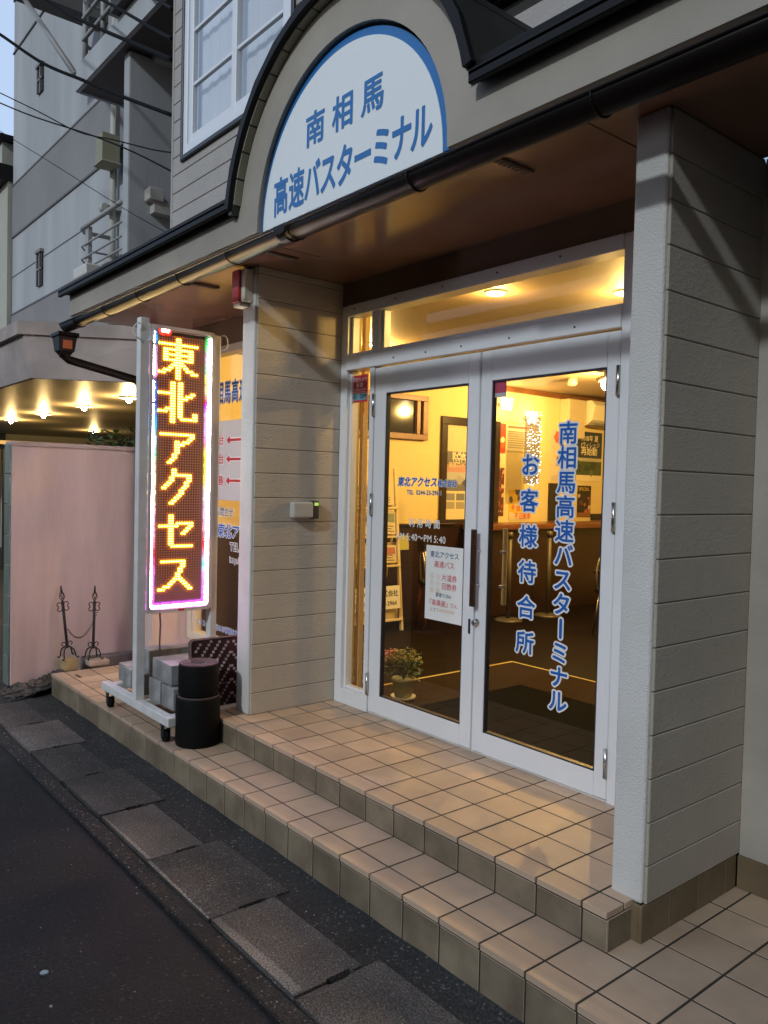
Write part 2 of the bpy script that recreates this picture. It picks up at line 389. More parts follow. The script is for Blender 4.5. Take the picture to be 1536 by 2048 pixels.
WORLD = {}
def obj(name, mb, mats, parent=None, origin=None, recalc=True):
    bm = mb.bm
    for (b, sg), es in mb.bev.items():
        bmesh.ops.bevel(bm, geom=[e for e in es if e.is_valid], offset=b, segments=sg, affect='EDGES', clamp_overlap=True, profile=.6)
    if recalc: bmesh.ops.recalc_face_normals(bm, faces=bm.faces[:])
    if parent is not None: org = WORLD[parent.name]
    elif origin is not None: org = Vector(origin)
    else:
        xs = [v.co for v in bm.verts]
        org = Vector(((min(v.x for v in xs)+max(v.x for v in xs))/2, (min(v.y for v in xs)+max(v.y for v in xs))/2, min(v.z for v in xs)))
    for v in bm.verts: v.co -= org
    me = bpy.data.meshes.new(name); bm.to_mesh(me); bm.free()
    for m in (mats if isinstance(mats, (list, tuple)) else [mats]): me.materials.append(m)
    o = bpy.data.objects.new(name, me); C.objects.link(o)
    if parent is not None: o.parent = parent
    else: o.location = org
    WORLD[o.name] = org
    return o
def tag(o, label=None, cat=None, group=None, kind=None):
    if label: o['label'] = label
    if cat: o['category'] = cat
    if group: o['group'] = group
    if kind: o['kind'] = kind
    return o
def empty(name, loc, label, cat, group=None):
    o = bpy.data.objects.new(name, None); C.objects.link(o); o.location = loc; o.empty_display_size = .1
    WORLD[o.name] = Vector(loc)
    return tag(o, label, cat, group)
def dup(o, delta, label=None, rz=None):
    c = o.copy(); C.objects.link(c); c.location = o.location + Vector(delta)
    if rz is not None: c.rotation_euler.z = rz
    if label: c['label'] = label
    def rec(src, dst):
        for ch in list(src.children):
            k = ch.copy(); C.objects.link(k); k.parent = dst; rec(ch, k)
    rec(o, c); return c
def lamp(name, loc, power, color, radius, parent=None, kind='POINT', rot=None, size=None, spread=None):
    l = bpy.data.lights.new(name, kind); l.energy = power; l.color = color
    if kind == 'POINT': l.shadow_soft_size = radius
    if kind == 'SPOT': l.shadow_soft_size = radius; l.spot_size = size; l.spot_blend = .6
    o = bpy.data.objects.new(name, l); C.objects.link(o)
    if parent is not None: o.parent = parent; o.location = Vector(loc) - WORLD[parent.name]
    else: o.location = loc
    if rot: o.rotation_euler = rot
    return o
def arc(cx, cz, r, a0, a1, n):
    return [(cx + r*math.cos(R(a0+(a1-a0)*i/n)), cz + r*math.sin(R(a0+(a1-a0)*i/n))) for i in range(n+1)]
X1, Y1, Z1 = (1, 0, 0), (0, 1, 0), (0, 0, 1)

# ================================================================== GROUND
mb = MB(); mb.quad([(-300, -300, -.20), (300, -300, -.20), (300, 300, -.20), (-300, 300, -.20)])
tag(obj('road', mb, ASPHALT, origin=(0, 0, 0)), kind='structure')
mb = MB(); mb.box(-40, 12, -.60, -.512, -.26, -.181, 0, .006); 
tag(obj('kerb_strip', mb, mat_grain('kerb_concrete', (.036, .032, .028), (.3, .28, .25), 140, .85, .5, .9, .4, .03), origin=(0, 0, 0)), kind='structure')
# rough dirt channel between slabs and step
mb = MB(); nx, ny = 170, 6
gv = [[mb.bm.verts.new((-12 + 20*i/nx, -.27 + .28*j/ny, -.186 + random.uniform(0, .012) + (.012 if j == ny else 0))) for j in range(ny+1)] for i in range(nx+1)]
for i in range(nx):
    for j in range(ny): mb.bm.faces.new((gv[i][j], gv[i+1][j], gv[i+1][j+1], gv[i][j+1])).smooth = True
tag(obj('gutter_channel', mb, DIRT, origin=(0, 0, 0)), kind='structure')
# neighbour's yard
mb = MB(); nx, ny = 90, 26
yy = [-.42, -.34, -.27, -.2, -.13, -.06, .01, .08, .15, .25, .35, .5, .7, 1, 2, 4, 6, 9]; xx = [-40, -20, -12, -9, -7, -6.2] + [-5.8+.04*i for i in range(25)]
hz = lambda x, y: -.205 + .105*min(1, max(0, (y+.40)/.55)) + .06*math.exp(-((x+5.0)/.16)**2-((y-.12)/.2)**2) + random.uniform(-.008, .008)
gv = [[mb.bm.verts.new((x, y, hz(x, y))) for y in yy] for x in xx]
for i in range(len(xx)-1):
    for j in range(len(yy)-1): mb.bm.faces.new((gv[i][j], gv[i+1][j], gv[i+1][j+1], gv[i][j+1])).smooth = True
tag(obj('yard_ground', mb, DIRT, origin=(0, 0, 0)), kind='structure')

# drain slabs along the step
slabs = [(-7.2, 0), (-6.6, 1), (-6.0, 1), (-5.4, 0), (-4.8, 1), (-4.15, 0), (-3.56, 1), (-2.96, 1), (-2.365, 0), (-1.768, 1), (-1.155, 0), (-.553, 0), (.05, 1), (.65, 0), (1.25, 1)]
words = ['pale drain slab', 'dark drain slab']
slab_lab = {-2.365: 'clean pale concrete drain slab, midway along the row, between two darker ones', -1.768: 'dark pitted concrete drain slab between the two palest slabs of the row',
            -1.155: 'pale concrete drain slab with a bright worn edge on its road side', -.553: 'drain slab at the lower edge of the photo, nearest to the viewer', -2.96: 'dark concrete drain slab in front of the black rolled mats',
            -3.56: 'dark drain slab in front of the white sign foot', -4.15: 'greyish drain slab in front of the far end of the tiled step', -4.8: 'dark drain slab beside the rubble at the end of the step'}
for i in range(len(slabs)-1):
    x0, k = slabs[i]; x1 = slabs[i+1][0]
    if x1 > .3 or x0 < -5: continue
    mb = MB(); dz = random.uniform(-.004, .004); dy = random.uniform(-.008, .008)
    iy = -.20 + (.05 if i % 2 else -.02) + random.uniform(-.01, .01) 
    o1 = -.505 + dy; notch = random.uniform(.09, .14)
    # hand-hole notch on the far end
    a, b = x0+.005, x1-.005; n0 = o1 + .13; n1 = n0 + notch
    poly = [(a, o1), (b, o1), (b, n0), (b-.012, n0+.012), (b-.012, n1-.012), (b, n1), (b, iy), (a, iy), (a, n1), (a+.008, n1-.012), (a+.008, n0+.012), (a, n0)]
    mb.prism(poly, 'xy', -.26, -.172+dz)
    if x0 in (-1.155, -1.768, -2.365):                    # worn bright edge on the road side
        m_ = 26; xs_ = [a+.01+(b-a-.02)*i/m_ for i in range(m_+1)]; f_ = 1 if x0 == -1.155 else .35
        for i in range(m_):
            w0, w1 = [f_*(.030+.012*math.sin(5*q+x0))+random.uniform(0, .008) for q in (xs_[i], xs_[i+1])]
            mb.quad([(xs_[i], o1+.001, -.1712+dz), (xs_[i+1], o1+.001, -.1712+dz), (xs_[i+1], o1+w1, -.1712+dz), (xs_[i], o1+w0, -.1712+dz)], 1)
    s = obj('drain_slab', mb, [SLABD if k else SLABM, SLABE])
    tag(s, slab_lab.get(x0, 'concrete drain slab at the left edge of the photo' if x0 < -4 else 'drain slab just cut by the lower edge of the photo'), 'drain slab', 'concrete drain slabs in front of the step')
mb = MB(); mb.lathe([(.013, 0), (.0145, .001), (.0145, .004), (.012, .006)], (-1.233, -1.108, -.2), 16)
tag(obj('bottle_cap', mb, mat('cap_pale_blue', (.45, .58, .62), .4)), 'small pale blue bottle cap lying on the dark road', 'bottle cap')
# rubble at the end of the step
mb = MB()
for i in range(420):
    u = random.random(); x = -4.84 - abs(random.gauss(0, .22)); y = random.uniform(-.15, .95)
    if x < -5.19: x = -4.85-random.random()*.3; 
    if random.random() < .25: x = random.uniform(-5.3, -4.85); y = random.uniform(-.3, -.1)
    r = random.uniform(.006, .03)*(1.6 if random.random() < .08 else 1)
    z = -.205 + .105*min(1, max(0, (y+.40)/.55)) + .06*math.exp(-((x+5.0)/.16)**2-((y-.12)/.2)**2) + random.uniform(0, .012)
    g = bmesh.ops.create_icosphere(mb.bm, subdivisions=1, radius=r)
    sx, sy, sz = random.uniform(.7, 1.4), random.uniform(.7, 1.4), random.uniform(.4, .8)
    for v in g['verts']: v.co = Vector((v.co.x*sx+random.uniform(-.2, .2)*r+x, v.co.y*sy+random.uniform(-.2, .2)*r+y, v.co.z*sz+z))
RUB = mat('rubble_stone', (.075, .066, .058), .9, var=.3, vs=20, island=.35, bump=.5, bs=90)
tag(obj('rubble', mb, RUB, origin=(-5, 0, -.1)), 'loose grey rubble and gravel between the tiled step and the pink wall', 'rubble', kind='stuff')
mb = MB()
for i in range(260):
    x = random.uniform(-4.5, 1.2); y = random.choice([random.uniform(-.2, -.03), random.uniform(-1.6, -.52), random.uniform(-.6, -.5)])
    r = random.uniform(.0015, .004)*(1.7 if random.random() < .06 else 1); z = -.183 if y > -.3 else (-.2 if y < -.61 else -.1805)
    g = bmesh.ops.create_icosphere(mb.bm, subdivisions=1, radius=r)
    for v in g['verts']: v.co = Vector((v.co.x*random.uniform(.8, 1.8)+x, v.co.y+y, v.co.z*.6+z))
tag(obj('gravel', mb, mat('pale_grit', (.35, .33, .3), .9, island=.5), origin=(0, 0, -.2)), 'small pale grit lying on the road and drain slabs', 'grit', kind='stuff')

# ================================================================== BUILDING
B = empty('bus_terminal_building', (-1.3, 1.1, 0), 'bus terminal building with arched dormer, brown soffit, glass double doors and tiled porch', 'building')

# lower step: grout core + tiles
mb = MB()
def tiles(mb, xs, ys, z, th, mi_of, g=.009, bev=.0006):
    for i in range(len(xs)-1):
        for j in range(len(ys)-1):
            mi = mi_of(j); dz = random.uniform(-.0006, .0006)
            mb.box(xs[i]+g/2, xs[i+1]-g/2, ys[j]+(0 if j == 0 and mi == 1 else g/2), ys[j+1]-g/2, z-th, z+dz, mi, bev)
gx = [-4.83] + [round(-4.8+.2*i, 3) for i in range(1, 36)]          # to x = 2.2
tiles(mb, gx, [0, .10, .30, .50, .70, .90, 1.10], 0, .022, lambda j: 1 if j == 0 else 0)
# riser faces
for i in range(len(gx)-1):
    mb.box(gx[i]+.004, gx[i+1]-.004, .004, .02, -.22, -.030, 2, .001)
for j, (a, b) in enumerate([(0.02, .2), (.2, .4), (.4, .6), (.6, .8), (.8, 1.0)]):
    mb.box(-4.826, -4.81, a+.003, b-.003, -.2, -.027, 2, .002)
mb.box(-4.822, 2.2, .0065, 1.10, -.25, -.0016, 3)
obj('entrance_step', mb, [TILE, NOSE, TILE_R, GROUT], B)
# upper step
mb = MB(); ux = [-2.76, -2.6] + [round(-2.4+.2*i, 3) for i in range(0, 13)] + [.105]
ys = [.288, .39, .59, .79, .99, 1.10]
tiles(mb, ux, ys, .14, .022, lambda j: 1 if j == 0 else 0)
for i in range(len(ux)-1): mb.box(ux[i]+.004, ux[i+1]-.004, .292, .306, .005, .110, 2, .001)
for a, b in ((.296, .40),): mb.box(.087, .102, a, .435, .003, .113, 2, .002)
mb.box(-2.752, .0965, .2945, 1.10, 0.001, .1384, 3)
obj('porch_floor', mb, [TILE, NOSE, TILE_R, GROUT], B)

# porch side walls with siding boards
def boards(mb, axis, face, a0, a1, z0, z1, pitch, zref, th, mi=0, gap=.0035):
    """boards on a plane: axis 'x' -> plane x=face (normal by sign of th), spanning y; axis 'y' -> plane y=face spanning x"""
    z = zref
    while z > z0: z -= pitch
    while z < z1:
        lo, hi = max(z, z0)+gap/2, min(z+pitch, z1)-gap/2
        if hi-lo > .01:
            if axis == 'x': mb.box(min(face, face+th), max(face, face+th), a0, a1, lo, hi, mi, .003)
            else: mb.box(a0, a1, min(face, face+th), max(face, face+th), lo, hi, mi, .003)
        z += pitch
SZ = 2.82
mb = MB(); mb.box(-2.70, -2.552, .45, 1.16, .14, SZ, 0, .012, 3)
wl = obj('porch_wall', mb, STUCCO, B)
mb = MB(); boards(mb, 'x', -2.552, .462, 1.085, .14, SZ, .1475, .418, .012)
obj('siding', mb, SIDING, wl)
mb = MB(); mb.box(-2.556, -2.5435, .465, 1.083, .14, SZ, 0); obj('backing', mb, JOINT, wl)
mb = MB(); mb.box(.01, .133, .44, 1.16, .132, SZ, 0, .012, 3)
wr = obj('porch_wall', mb, STUCCO, B)
mb = MB(); boards(mb, 'x', .133, .452, 1.10, .132, SZ, .15, .264, .012)
obj('siding', mb, SIDING_R, wr)
mb = MB(); mb.box(.128, .1415, .456, 1.098, .134, SZ-.001, 0); obj('backing', mb, JOINT, wr)
# tile skirting under the right wall
mb = MB()
for a, b in ((.432, .60), (.603, .80), (.803, 1.0), (1.003, 1.085)): mb.box(.128, .142, a, b, .002, .130, 0, .002)
mb.box(.03, .128, .432, .446, .002, .130, 0, .002)
for i in range(10): mb.box(.146+.2*i, .342+.2*i, 1.085, 1.099, .002, .130, 0, .002)
obj('skirting_tile', mb, BASET, B)
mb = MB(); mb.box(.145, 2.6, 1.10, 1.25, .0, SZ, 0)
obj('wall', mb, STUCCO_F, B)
mb = MB(); mb.box(.98, 1.11, .12, 1.10, .002, SZ, 0, .012, 3); obj('porch_wall', mb, STUCCO, B)  # unseen wall added on the right to darken the floor and siding
# left corner pier and skirting
mb = MB(); mb.box(-4.95, -4.70, .77, 1.16, .12, SZ, 0, .008, 2)
mb.box(-4.95, -4.75, 1.16, 8, -.1, 6.9, 0)
obj('corner_wall', mb, PINKW, B)
mb = MB(); mb.box(-4.94, -4.697, .765, .778, 0, .115, 0, .002)
for a, b in ((.78, .94), (.944, 1.10)): mb.box(-4.709, -4.695, a, b, 0, .115, 0, .002)
mb.box(-4.94, -4.709, .778, 1.16, 0, .119, 0)
obj('skirting_tile', mb, mat('brown_skirting', (.24, .13, .075), .55, var=.2, vs=7), B)
# wall under the front window and lintels
mb = MB(); mb.box(-4.70, -2.70, 1.10, 1.2, 0, .20, 0); obj('sill_wall', mb, PINKW, B)
mb = MB(); mb.box(-2.552, .01, 1.085, 1.2, 2.672, SZ, 0); obj('lintel', mb, BEAM, B)
mb = MB(); mb.box(-4.70, -2.70, 1.09, 1.2, 2.62, SZ, 0); obj('lintel', mb, BEAM, B)
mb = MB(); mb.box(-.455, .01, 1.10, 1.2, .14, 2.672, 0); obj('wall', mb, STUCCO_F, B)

# soffit panels
mb = MB(); sx = [-4.95, -3.95, -2.135, -.127, 1.7, 4]
for i in range(5): mb.box(sx[i]+.003, sx[i+1]-.003, .20, 1.085, SZ, SZ+.012, 0, .0015)
sof = obj('soffit', mb, SOFFIT, B)
mb = MB(); mb.box(-4.95, 4, .2, 1.085, SZ+.012, SZ+.03, 0); obj('backing', mb, DARKGAP, sof)
for x in (-.54, -2.25, -3.19):
    mb = MB(); mb.box(x-.02, x+.02, .33, .54, SZ-.012, SZ, 0, .002); 
    for k in range(8): mb.box(x-.015, x+.015, .345+.024*k, .357+.024*k, SZ-.015, SZ-.011, 0)
    obj('soffit_vent', mb, mat('vent_brown', (.11, .065, .045), .5), sof)

# fascia with arch
AX, AZ, AR = -1.34, 2.85, .875
h = .17; da = math.degrees(math.asin(h/AR))
poly = [(-4.95, 2.83), (-2.03, 2.83)] + arc(-1.326, 2.845, .704, 180, 0, 40)[0:] + [(-.622, 2.83), (4, 2.83), (4, 3.02)]
poly += arc(AX, AZ, AR, da, 180-da, 40) + [(-4.95, 3.02)]
mb = MB(); mb.prism(poly, 'xz', .15, .30); mb.box(-4.95, -4.80, .30, 1.16, 2.832, 3.02, 0)
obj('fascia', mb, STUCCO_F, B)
mb = MB()
mb.box(-5.04, -2.215, .085, .36, 3.012, 3.035, 0, .003); mb.box(-5.04, -2.215, .085, .112, 2.985, 3.03, 0, .004); mb.box(-5.04, -2.2, .105, .13, 3.03, 3.062, 0, .004)
mb.box(-.455, 4, .085, .36, 3.012, 3.035, 0, .003); mb.box(-.455, 4, .085, .112, 2.985, 3.03, 0, .004); mb.box(-.44, 4, .105, .13, 3.03, 3.075, 0, .006)
obj('coping', mb, BLACKM, B)
mb = MB()
for a, b in ((-5.0, -2.30), (-.38, 4)): mb.prism([(.12, 3.036), (.12, 3.056), (.97, 3.22), (.97, 3.04)], 'yz', a, b)
obj('lean_to_roof', mb, ROOFM, B)
# barrel roof of the dormer: faceted shell, front trim and pale lining
N = 12
mb = MB(); oa = arc(AX, AZ, .925, 12, 173, N); ia = arc(AX, AZ, .889, 12, 173, N)
mb.prism(oa + ia[::-1], 'xz', .105, .968)
for k in range(2, N, 2): mb.box(oa[k][0]-.010, oa[k][0]+.010, .12, .968, oa[k][1]-.012, oa[k][1]+.010, 0)
rf = obj('dormer_roof', mb, ROOFM, B)
mb = MB(); mb.prism(arc(AX, AZ, .930, 13, 171.5, N) + arc(AX, AZ, .886, 13, 171.5, 36)[::-1], 'xz', .078, .104)
obj('trim', mb, BLACKM, rf)
mb = MB()
for k in range(18):
    a0, a1 = 13+157*k/18+.3, 13+157*(k+1)/18-.3
    mb.prism(arc(AX, AZ, .8885, a0, a1, 3) + arc(AX, AZ, .8765, a0, a1, 3)[::-1], 'xz', .108, .149)
obj('lining', mb, mat('pale_lining', (.30, .29, .22), .7, var=.08), rf)
mb = MB(); mb.prism(arc(AX, AZ, .886, 9, 171, 24), 'xz', .30, .31); obj('dormer_back', mb, DARKGAP, rf)

# gutter
mb = MB()
prof = []
GY, GZ, GR = .118, 2.752, .056
for k in range(13): a = R(180 + 180*k/12); prof.append((GY+GR*math.cos(a), GZ+GR*math.sin(a)))
for k in range(12, -1, -1): a = R(180 + 180*k/12); prof.append((GY+(GR-.006)*math.cos(a), GZ+(GR-.006)*math.sin(a)))
mb.prism(prof, 'yz', -4.92, 4.0)
for f in mb.bm.faces: f.smooth = len(f.verts) == 4
mb.tube([(-4.92, GY-GR, GZ), (4, GY-GR, GZ)], .007, 8)
gut = obj('gutter', mb, GUTTER, B)
for x in (-4.6, -4.0, -3.4, -2.8, -2.2, -1.6, -.75, .1, 1.0):
    mb = MB(); pts = [(x, GY+(GR+.004)*math.cos(R(180+180*k/10)), GZ+(GR+.004)*math.sin(R(180+180*k/10))) for k in range(11)]
    mb.tube(pts + [(x, .15, GZ+.03)], .0035, 6); obj('bracket', mb, GUTTER, gut)
mb = MB(); mb.box(-1.72, -1.62, GY-GR-.006, GY-GR+.02, GZ-.03, GZ+.012, 0, .004)
pts = [(GY+(GR+.006)*math.cos(R(180+180*k/12)), GZ+(GR+.006)*math.sin(R(180+180*k/12))) for k in range(13)]
mb.prism(pts + [(GY+.05, GZ), (GY-.05, GZ)], 'yz', -1.70, -1.64); obj('joint', mb, GUTTER, gut)
# rain hopper and downpipe
mb = MB()
def loft(mb, rects, mi=0):
    rings = [[mb.bm.verts.new(p) for p in ((cx-a, cy-b, z), (cx+a, cy-b, z), (cx+a, cy+b, z), (cx-a, cy+b, z))] for cx, cy, a, b, z in rects]
    for p, q in zip(rings, rings[1:]):
        for k in range(4): mb.bm.faces.new((p[k], p[(k+1) % 4], q[(k+1) % 4], q[k])).material_index = mi
    mb.bm.faces.new(rings[0][::-1]).material_index = mi; mb.bm.faces.new(rings[-1]).material_index = mi
HX, HY = -4.97, .12
loft(mb, [(HX, HY, .034, .034, 2.515), (HX, HY, .05, .05, 2.54), (HX, HY, .06, .06, 2.55), (HX, HY, .08, .07, 2.655), (HX, HY, .105, .08, 2.665), (HX, HY, .105, .08, 2.69), (HX, HY, .085, .06, 2.695)])
mb.box(HX+.062, HX+.0755, HY-.035, HY+.035, 2.565, 2.635, 1)
obj('rain_hopper', mb, [GUTTER, mat('hopper_reflection', (.42, .12, .05), .12, spec=.8)], gut)  # red patch: the sign's reflection put into the colour
mb = MB(); mb.tube([(HX, HY, 2.54), (HX, HY, 2.515), (HX+.012, HY+.03, 2.485), (-4.935, .69, 2.38), (-4.93, .728, 2.35), (-4.93, .735, 2.30), (-4.93, .735, .1)], .034, 12)
mb.tube([(HX, HY, 2.535), (HX, HY, 2.50)], .040, 12)
obj('downpipe', mb, GUTTER, gut)

# upper storey
UY = .97
mb = MB()
for x0, x1, z0, z1 in ((-4.9, -4.70, 3.0, 7.2), (-4.70, -2.99, 3.0, 4.19), (-2.99, -1.75, 3.0, 7.2), (-1.75, 4, 3.0, 3.89), (-4.70, -2.99, 6.2, 7.2)): mb.box(x0, x1, UY+.012, UY+.15, z0, z1)
wu = obj('siding_wall', mb, DARKGAP, B)
mb = MB(); z = 2.92
while z < 7.1:
    lo, hi = z+.002, z+.146
    def xr(zz): return 4 if zz < 3.9 else -1.75
    segs = [(-4.905, xr(hi))]
    wx0, wx1, wz0, wz1 = -4.70, -2.99, 4.19, 6.2
    if hi > wz0 and lo < wz1:
        l2 = lo
        if lo < wz0: mb.box(wx0, wx1, UY, UY+.014, lo, wz0-.001, 0, .003)
        segs = [(-4.905, wx0), (wx1, xr(hi))]
    for a, b in segs:
        if b - a > .03: mb.box(a, b, UY, UY+.014, lo, hi, 0, .003)
    z += .15
obj('siding', mb, SIDING_U, wu)
mb = MB(); mb.box(-4.9, -4.87, UY-.006, UY+.15, 2.9, 7.2, 0, .003); obj('corner_trim', mb, SIDING_U, wu)
mb = MB(); mb.box(-1.22, 4, UY-.03, UY+.15, 3.905, 3.94, 0, .004); mb.tube([(-1.25, UY-.06, 3.965), (4, UY-.06, 3.965)], .045, 10); obj('eave_gutter', mb, BLACKM, wu)
# upstairs window
UW = obj('sash_window', (lambda m: (m.box(-4.70, -4.665, UY-.02, UY+.1, 4.19, 6.2, 0, .003), m.box(-3.025, -2.99, UY-.02, UY+.1, 4.19, 6.2, 0, .003), m.box(-4.665, -3.025, UY-.03, UY+.1, 4.19, 4.225, 0, .003), m)[-1])(MB()), mat('black_sash', (.02, .021, .026), .4), B)
mb = MB()
mb.box(-4.665, -4.60, UY-.01, UY+.08, 4.225, 6.2, 0, .004); mb.box(-3.09, -3.025, UY-.01, UY+.08, 4.225, 6.2, 0, .004); mb.box(-4.60, -3.09, UY-.01, UY+.08, 4.225, 4.30, 0, .004)
mb.box(-4.60, -4.53, UY+.005, UY+.06, 4.30, 6.2, 0, .004); mb.box(-3.16, -3.09, UY+.005, UY+.06, 4.30, 6.2, 0, .004); mb.box(-3.87, -3.80, UY+.0, UY+.06, 4.30, 6.2, 0, .004); mb.box(-4.53, -3.16, UY+.005, UY+.06, 4.30, 4.375, 0, .004)
for z in (4.775, 5.21, 5.65): mb.box(-4.53, -3.16, UY+.012, UY+.045, z-.014, z+.014, 0, .003)
obj('frame', mb, mat('white_sash', (.70, .74, .80), .35), UW)
mb = MB(); mb.box(-4.56, -3.13, UY+.028, UY+.032, 4.34, 6.2, 0); obj('glass', mb, mat_glass('window_glass', (.84, .85, .86), 2.4), UW)
mb = MB(); n = 90
for i in range(n):
    x0 = -4.6 + 1.55*i/n; x1 = -4.6 + 1.55*(i+1)/n
    f = lambda x: UY+.10 + .004*math.sin(x*42)+.002*math.sin(x*97)
    mb.quad([(x0, f(x0), 4.2), (x1, f(x1), 4.2), (x1, f(x1), 6.2), (x0, f(x0), 6.2)]).smooth = True
bmesh.ops.remove_doubles(mb.bm, verts=mb.bm.verts[:], dist=.0005)
obj('curtain', mb, CURTAIN, UW, recalc=False)
mb = MB(); mb.box(-4.75, -2.9, UY+.20, UY+.24, 4.1, 6.3, 0); obj('backing', mb, mat('room_back', (.30, .32, .36), .9), UW)
mb = MB(); mb.box(-4.9, 3.2, 1.12, 8, 6.9, 7.2, 0); obj('roof', mb, ROOFM, B)

# signboard in the arch
S = empty('arched_signboard', (-1.326, .2, 2.84), 'half-round white signboard with blue rim and blue Japanese lettering under the arch', 'sign')
mb = MB(); mb.prism(arc(-1.326, 2.835, .698, 0, 180, 48), 'xz', .175, .20, 0); obj('board', mb, BLUE, S)
mb = MB(); mb.prism(arc(-1.336, 2.832, .668, 0, 180, 48), 'xz', .171, .176, 0); obj('face', mb, SIGNW, S)
mb = MB()
for ch, x in zip('南相馬', (-1.628, -1.410, -1.196)): mb.bold(ch, (x, .1695, 3.150), X1, Z1, .165, 0, w=.027)
wds = [('高', -1.906, .128), ('速', -1.764, .128), ('バ', -1.630, .128), ('ス', -1.500, .128), ('タ', -1.372, .128), ('ー', -1.243, .128), ('ミ', -1.113, .128), ('ナ', -.985, .128), ('ル', -.862, .128)]
for ch, x, wd in wds: mb.bold(ch, (x, .1695, 2.896), X1, Z1, .196, 0, w=.030, sx=.70)
obj('lettering', mb, BLUE, S)

# ---------------------------------------------------------------- entrance
DY = 1.10
mb = MB()
mb.box(-2.535, -2.47, 1.075, 1.17, .14, 2.672, 0, .003)             # left jamb
mb.box(-.455, -.40, 1.075, 1.17, .14, 2.672, 0, .003)
mb.box(-2.47, -.455, 1.070, 1.17, 2.602, 2.672, 0, .003)             # head
mb.box(-2.47, -.455, 1.064, 1.17, 2.262, 2.345, 0, .003)            # transom bar
mb.box(-2.47, -.455, 1.070, 1.16, 2.345, 2.366, 0, .002)
mb.box(-2.235, -2.195, 1.075, 1.165, .14, 2.262, 0, .003)           # jamb beside door
mb.box(-2.235, -2.16, 1.08, 1.165, 2.366, 2.602, 0, .003)
mb.box(-2.47, -2.235, 1.075, 1.165, .14, .235, 0, .003)             # side light bottom
mb.box(-2.195, -.455, 1.09, 1.165, .139, .143, 0)
ent = obj('entrance_frame', mb, WHITE, B)
mb = MB()
for x in (-2.47+.012, -2.235-.012):
    mb.box(x-.010, x+.010, 1.10, 1.15, .236, 2.260, 0, .002)
mb.box(-2.45, -2.25, 1.11, 1.15, .236, .252, 0, .002)
mb.box(-2.466, -2.446, 1.10, 1.15, 2.367, 2.60, 0, .002); mb.box(-2.156, -2.136, 1.10, 1.15, 2.367, 2.60, 0, .002)
obj('glazing_bead', mb, WHITE, ent)
mb = MB(); mb.box(-2.465, -2.238, 1.118, 1.124, .24, 2.26, 0); obj('sidelight_glass', mb, GLASS, ent)
mb = MB(); mb.box(-2.465, -2.238, 1.118, 1.124, 2.367, 2.60, 0); mb.box(-2.158, -.458, 1.118, 1.124, 2.367, 2.60, 0); obj('transom_glass', mb, GLASS, ent)
mb = MB()
for x, z in ((-2.40, 2.64), (-2.0, 2.64), (-1.6, 2.64), (-1.2, 2.64), (-.8, 2.64), (-2.0, 2.295), (-1.72, 2.295), (-1.44, 2.295), (-1.1, 2.295), (-.7, 2.295)):
    mb = MB(); mb.tube([(x, 1.0705 if z > 2.5 else 1.0645, z), (x, 1.066 if z > 2.5 else 1.060, z)], .005, 8); obj('screw', mb, LETK, ent)

def door(x0, x1, gx0, gx1, hx, hs):
    mb = MB(); y0, y1 = 1.082, 1.125
    mb.box(x0, gx0, y0, y1, .150, 2.252, 0, .004); mb.box(gx1, x1, y0, y1, .150, 2.252, 0, .004)
    mb.box(gx0, gx1, y0, y1, .150, .262, 0, .002); mb.box(gx0, gx1, y0, y1, 2.096, 2.252, 0, .002)
    d = obj('door', mb, WHITE, B)
    mb = MB()
    for a in (gx0, gx1-.008): mb.box(a, a+.008, y0+.006, y1-.01, .262, 2.096, 0)
    for a in (.262, 2.088): mb.box(gx0, gx1, y0+.006, y1-.01, a, a+.008, 0)
    obj('gasket', mb, LETK, d)
    mb = MB(); mb.box(gx0+.002, gx1-.002, 1.100, 1.106, .264, 2.094, 0); obj('glass', mb, GLASS, d)
    # bar handle on the right leaf, outside and inside
    if hs < 1: return door_hinges(d, x0, x1)
    mb = MB(); 
    mb.box(hx-.017, hx+.017, 1.030, 1.044, .92, 1.325, 0, .004, 2)
    obj('handle', mb, mat('dark_bronze', (.14, .085, .055), .22, metal=.8), d)
    for z in (1.03, 1.21):
        mb = MB(); mb.tube([(hx, 1.044, z), (hx, 1.084, z)], .009, 10); obj('handle_post', mb, STEEL, d)
    mb = MB(); mb.box(hx+.085*hs-.014, hx+.085*hs+.014, 1.165, 1.178, .93, 1.335, 0, .004, 2)
    for z in (1.03, 1.21): mb.tube([(hx+.085*hs, 1.125, z), (hx+.085*hs, 1.167, z)], .008, 10)
    obj('steel_handle', mb, STEEL, d)
    return door_hinges(d, x0, x1)
def door_hinges(d, x0, x1):
    ex = x0 if x0 < -2 else x1
    for z in (.32, 1.425, 2.03):
        mb = MB(); mb.tube([(ex, 1.072, z-.066), (ex, 1.072, z+.066)], .010, 10); mb.tube([(ex, 1.072, z-.002), (ex, 1.072, z+.002)], .0115, 10)
        obj('hinge', mb, STEEL, d)
    return d
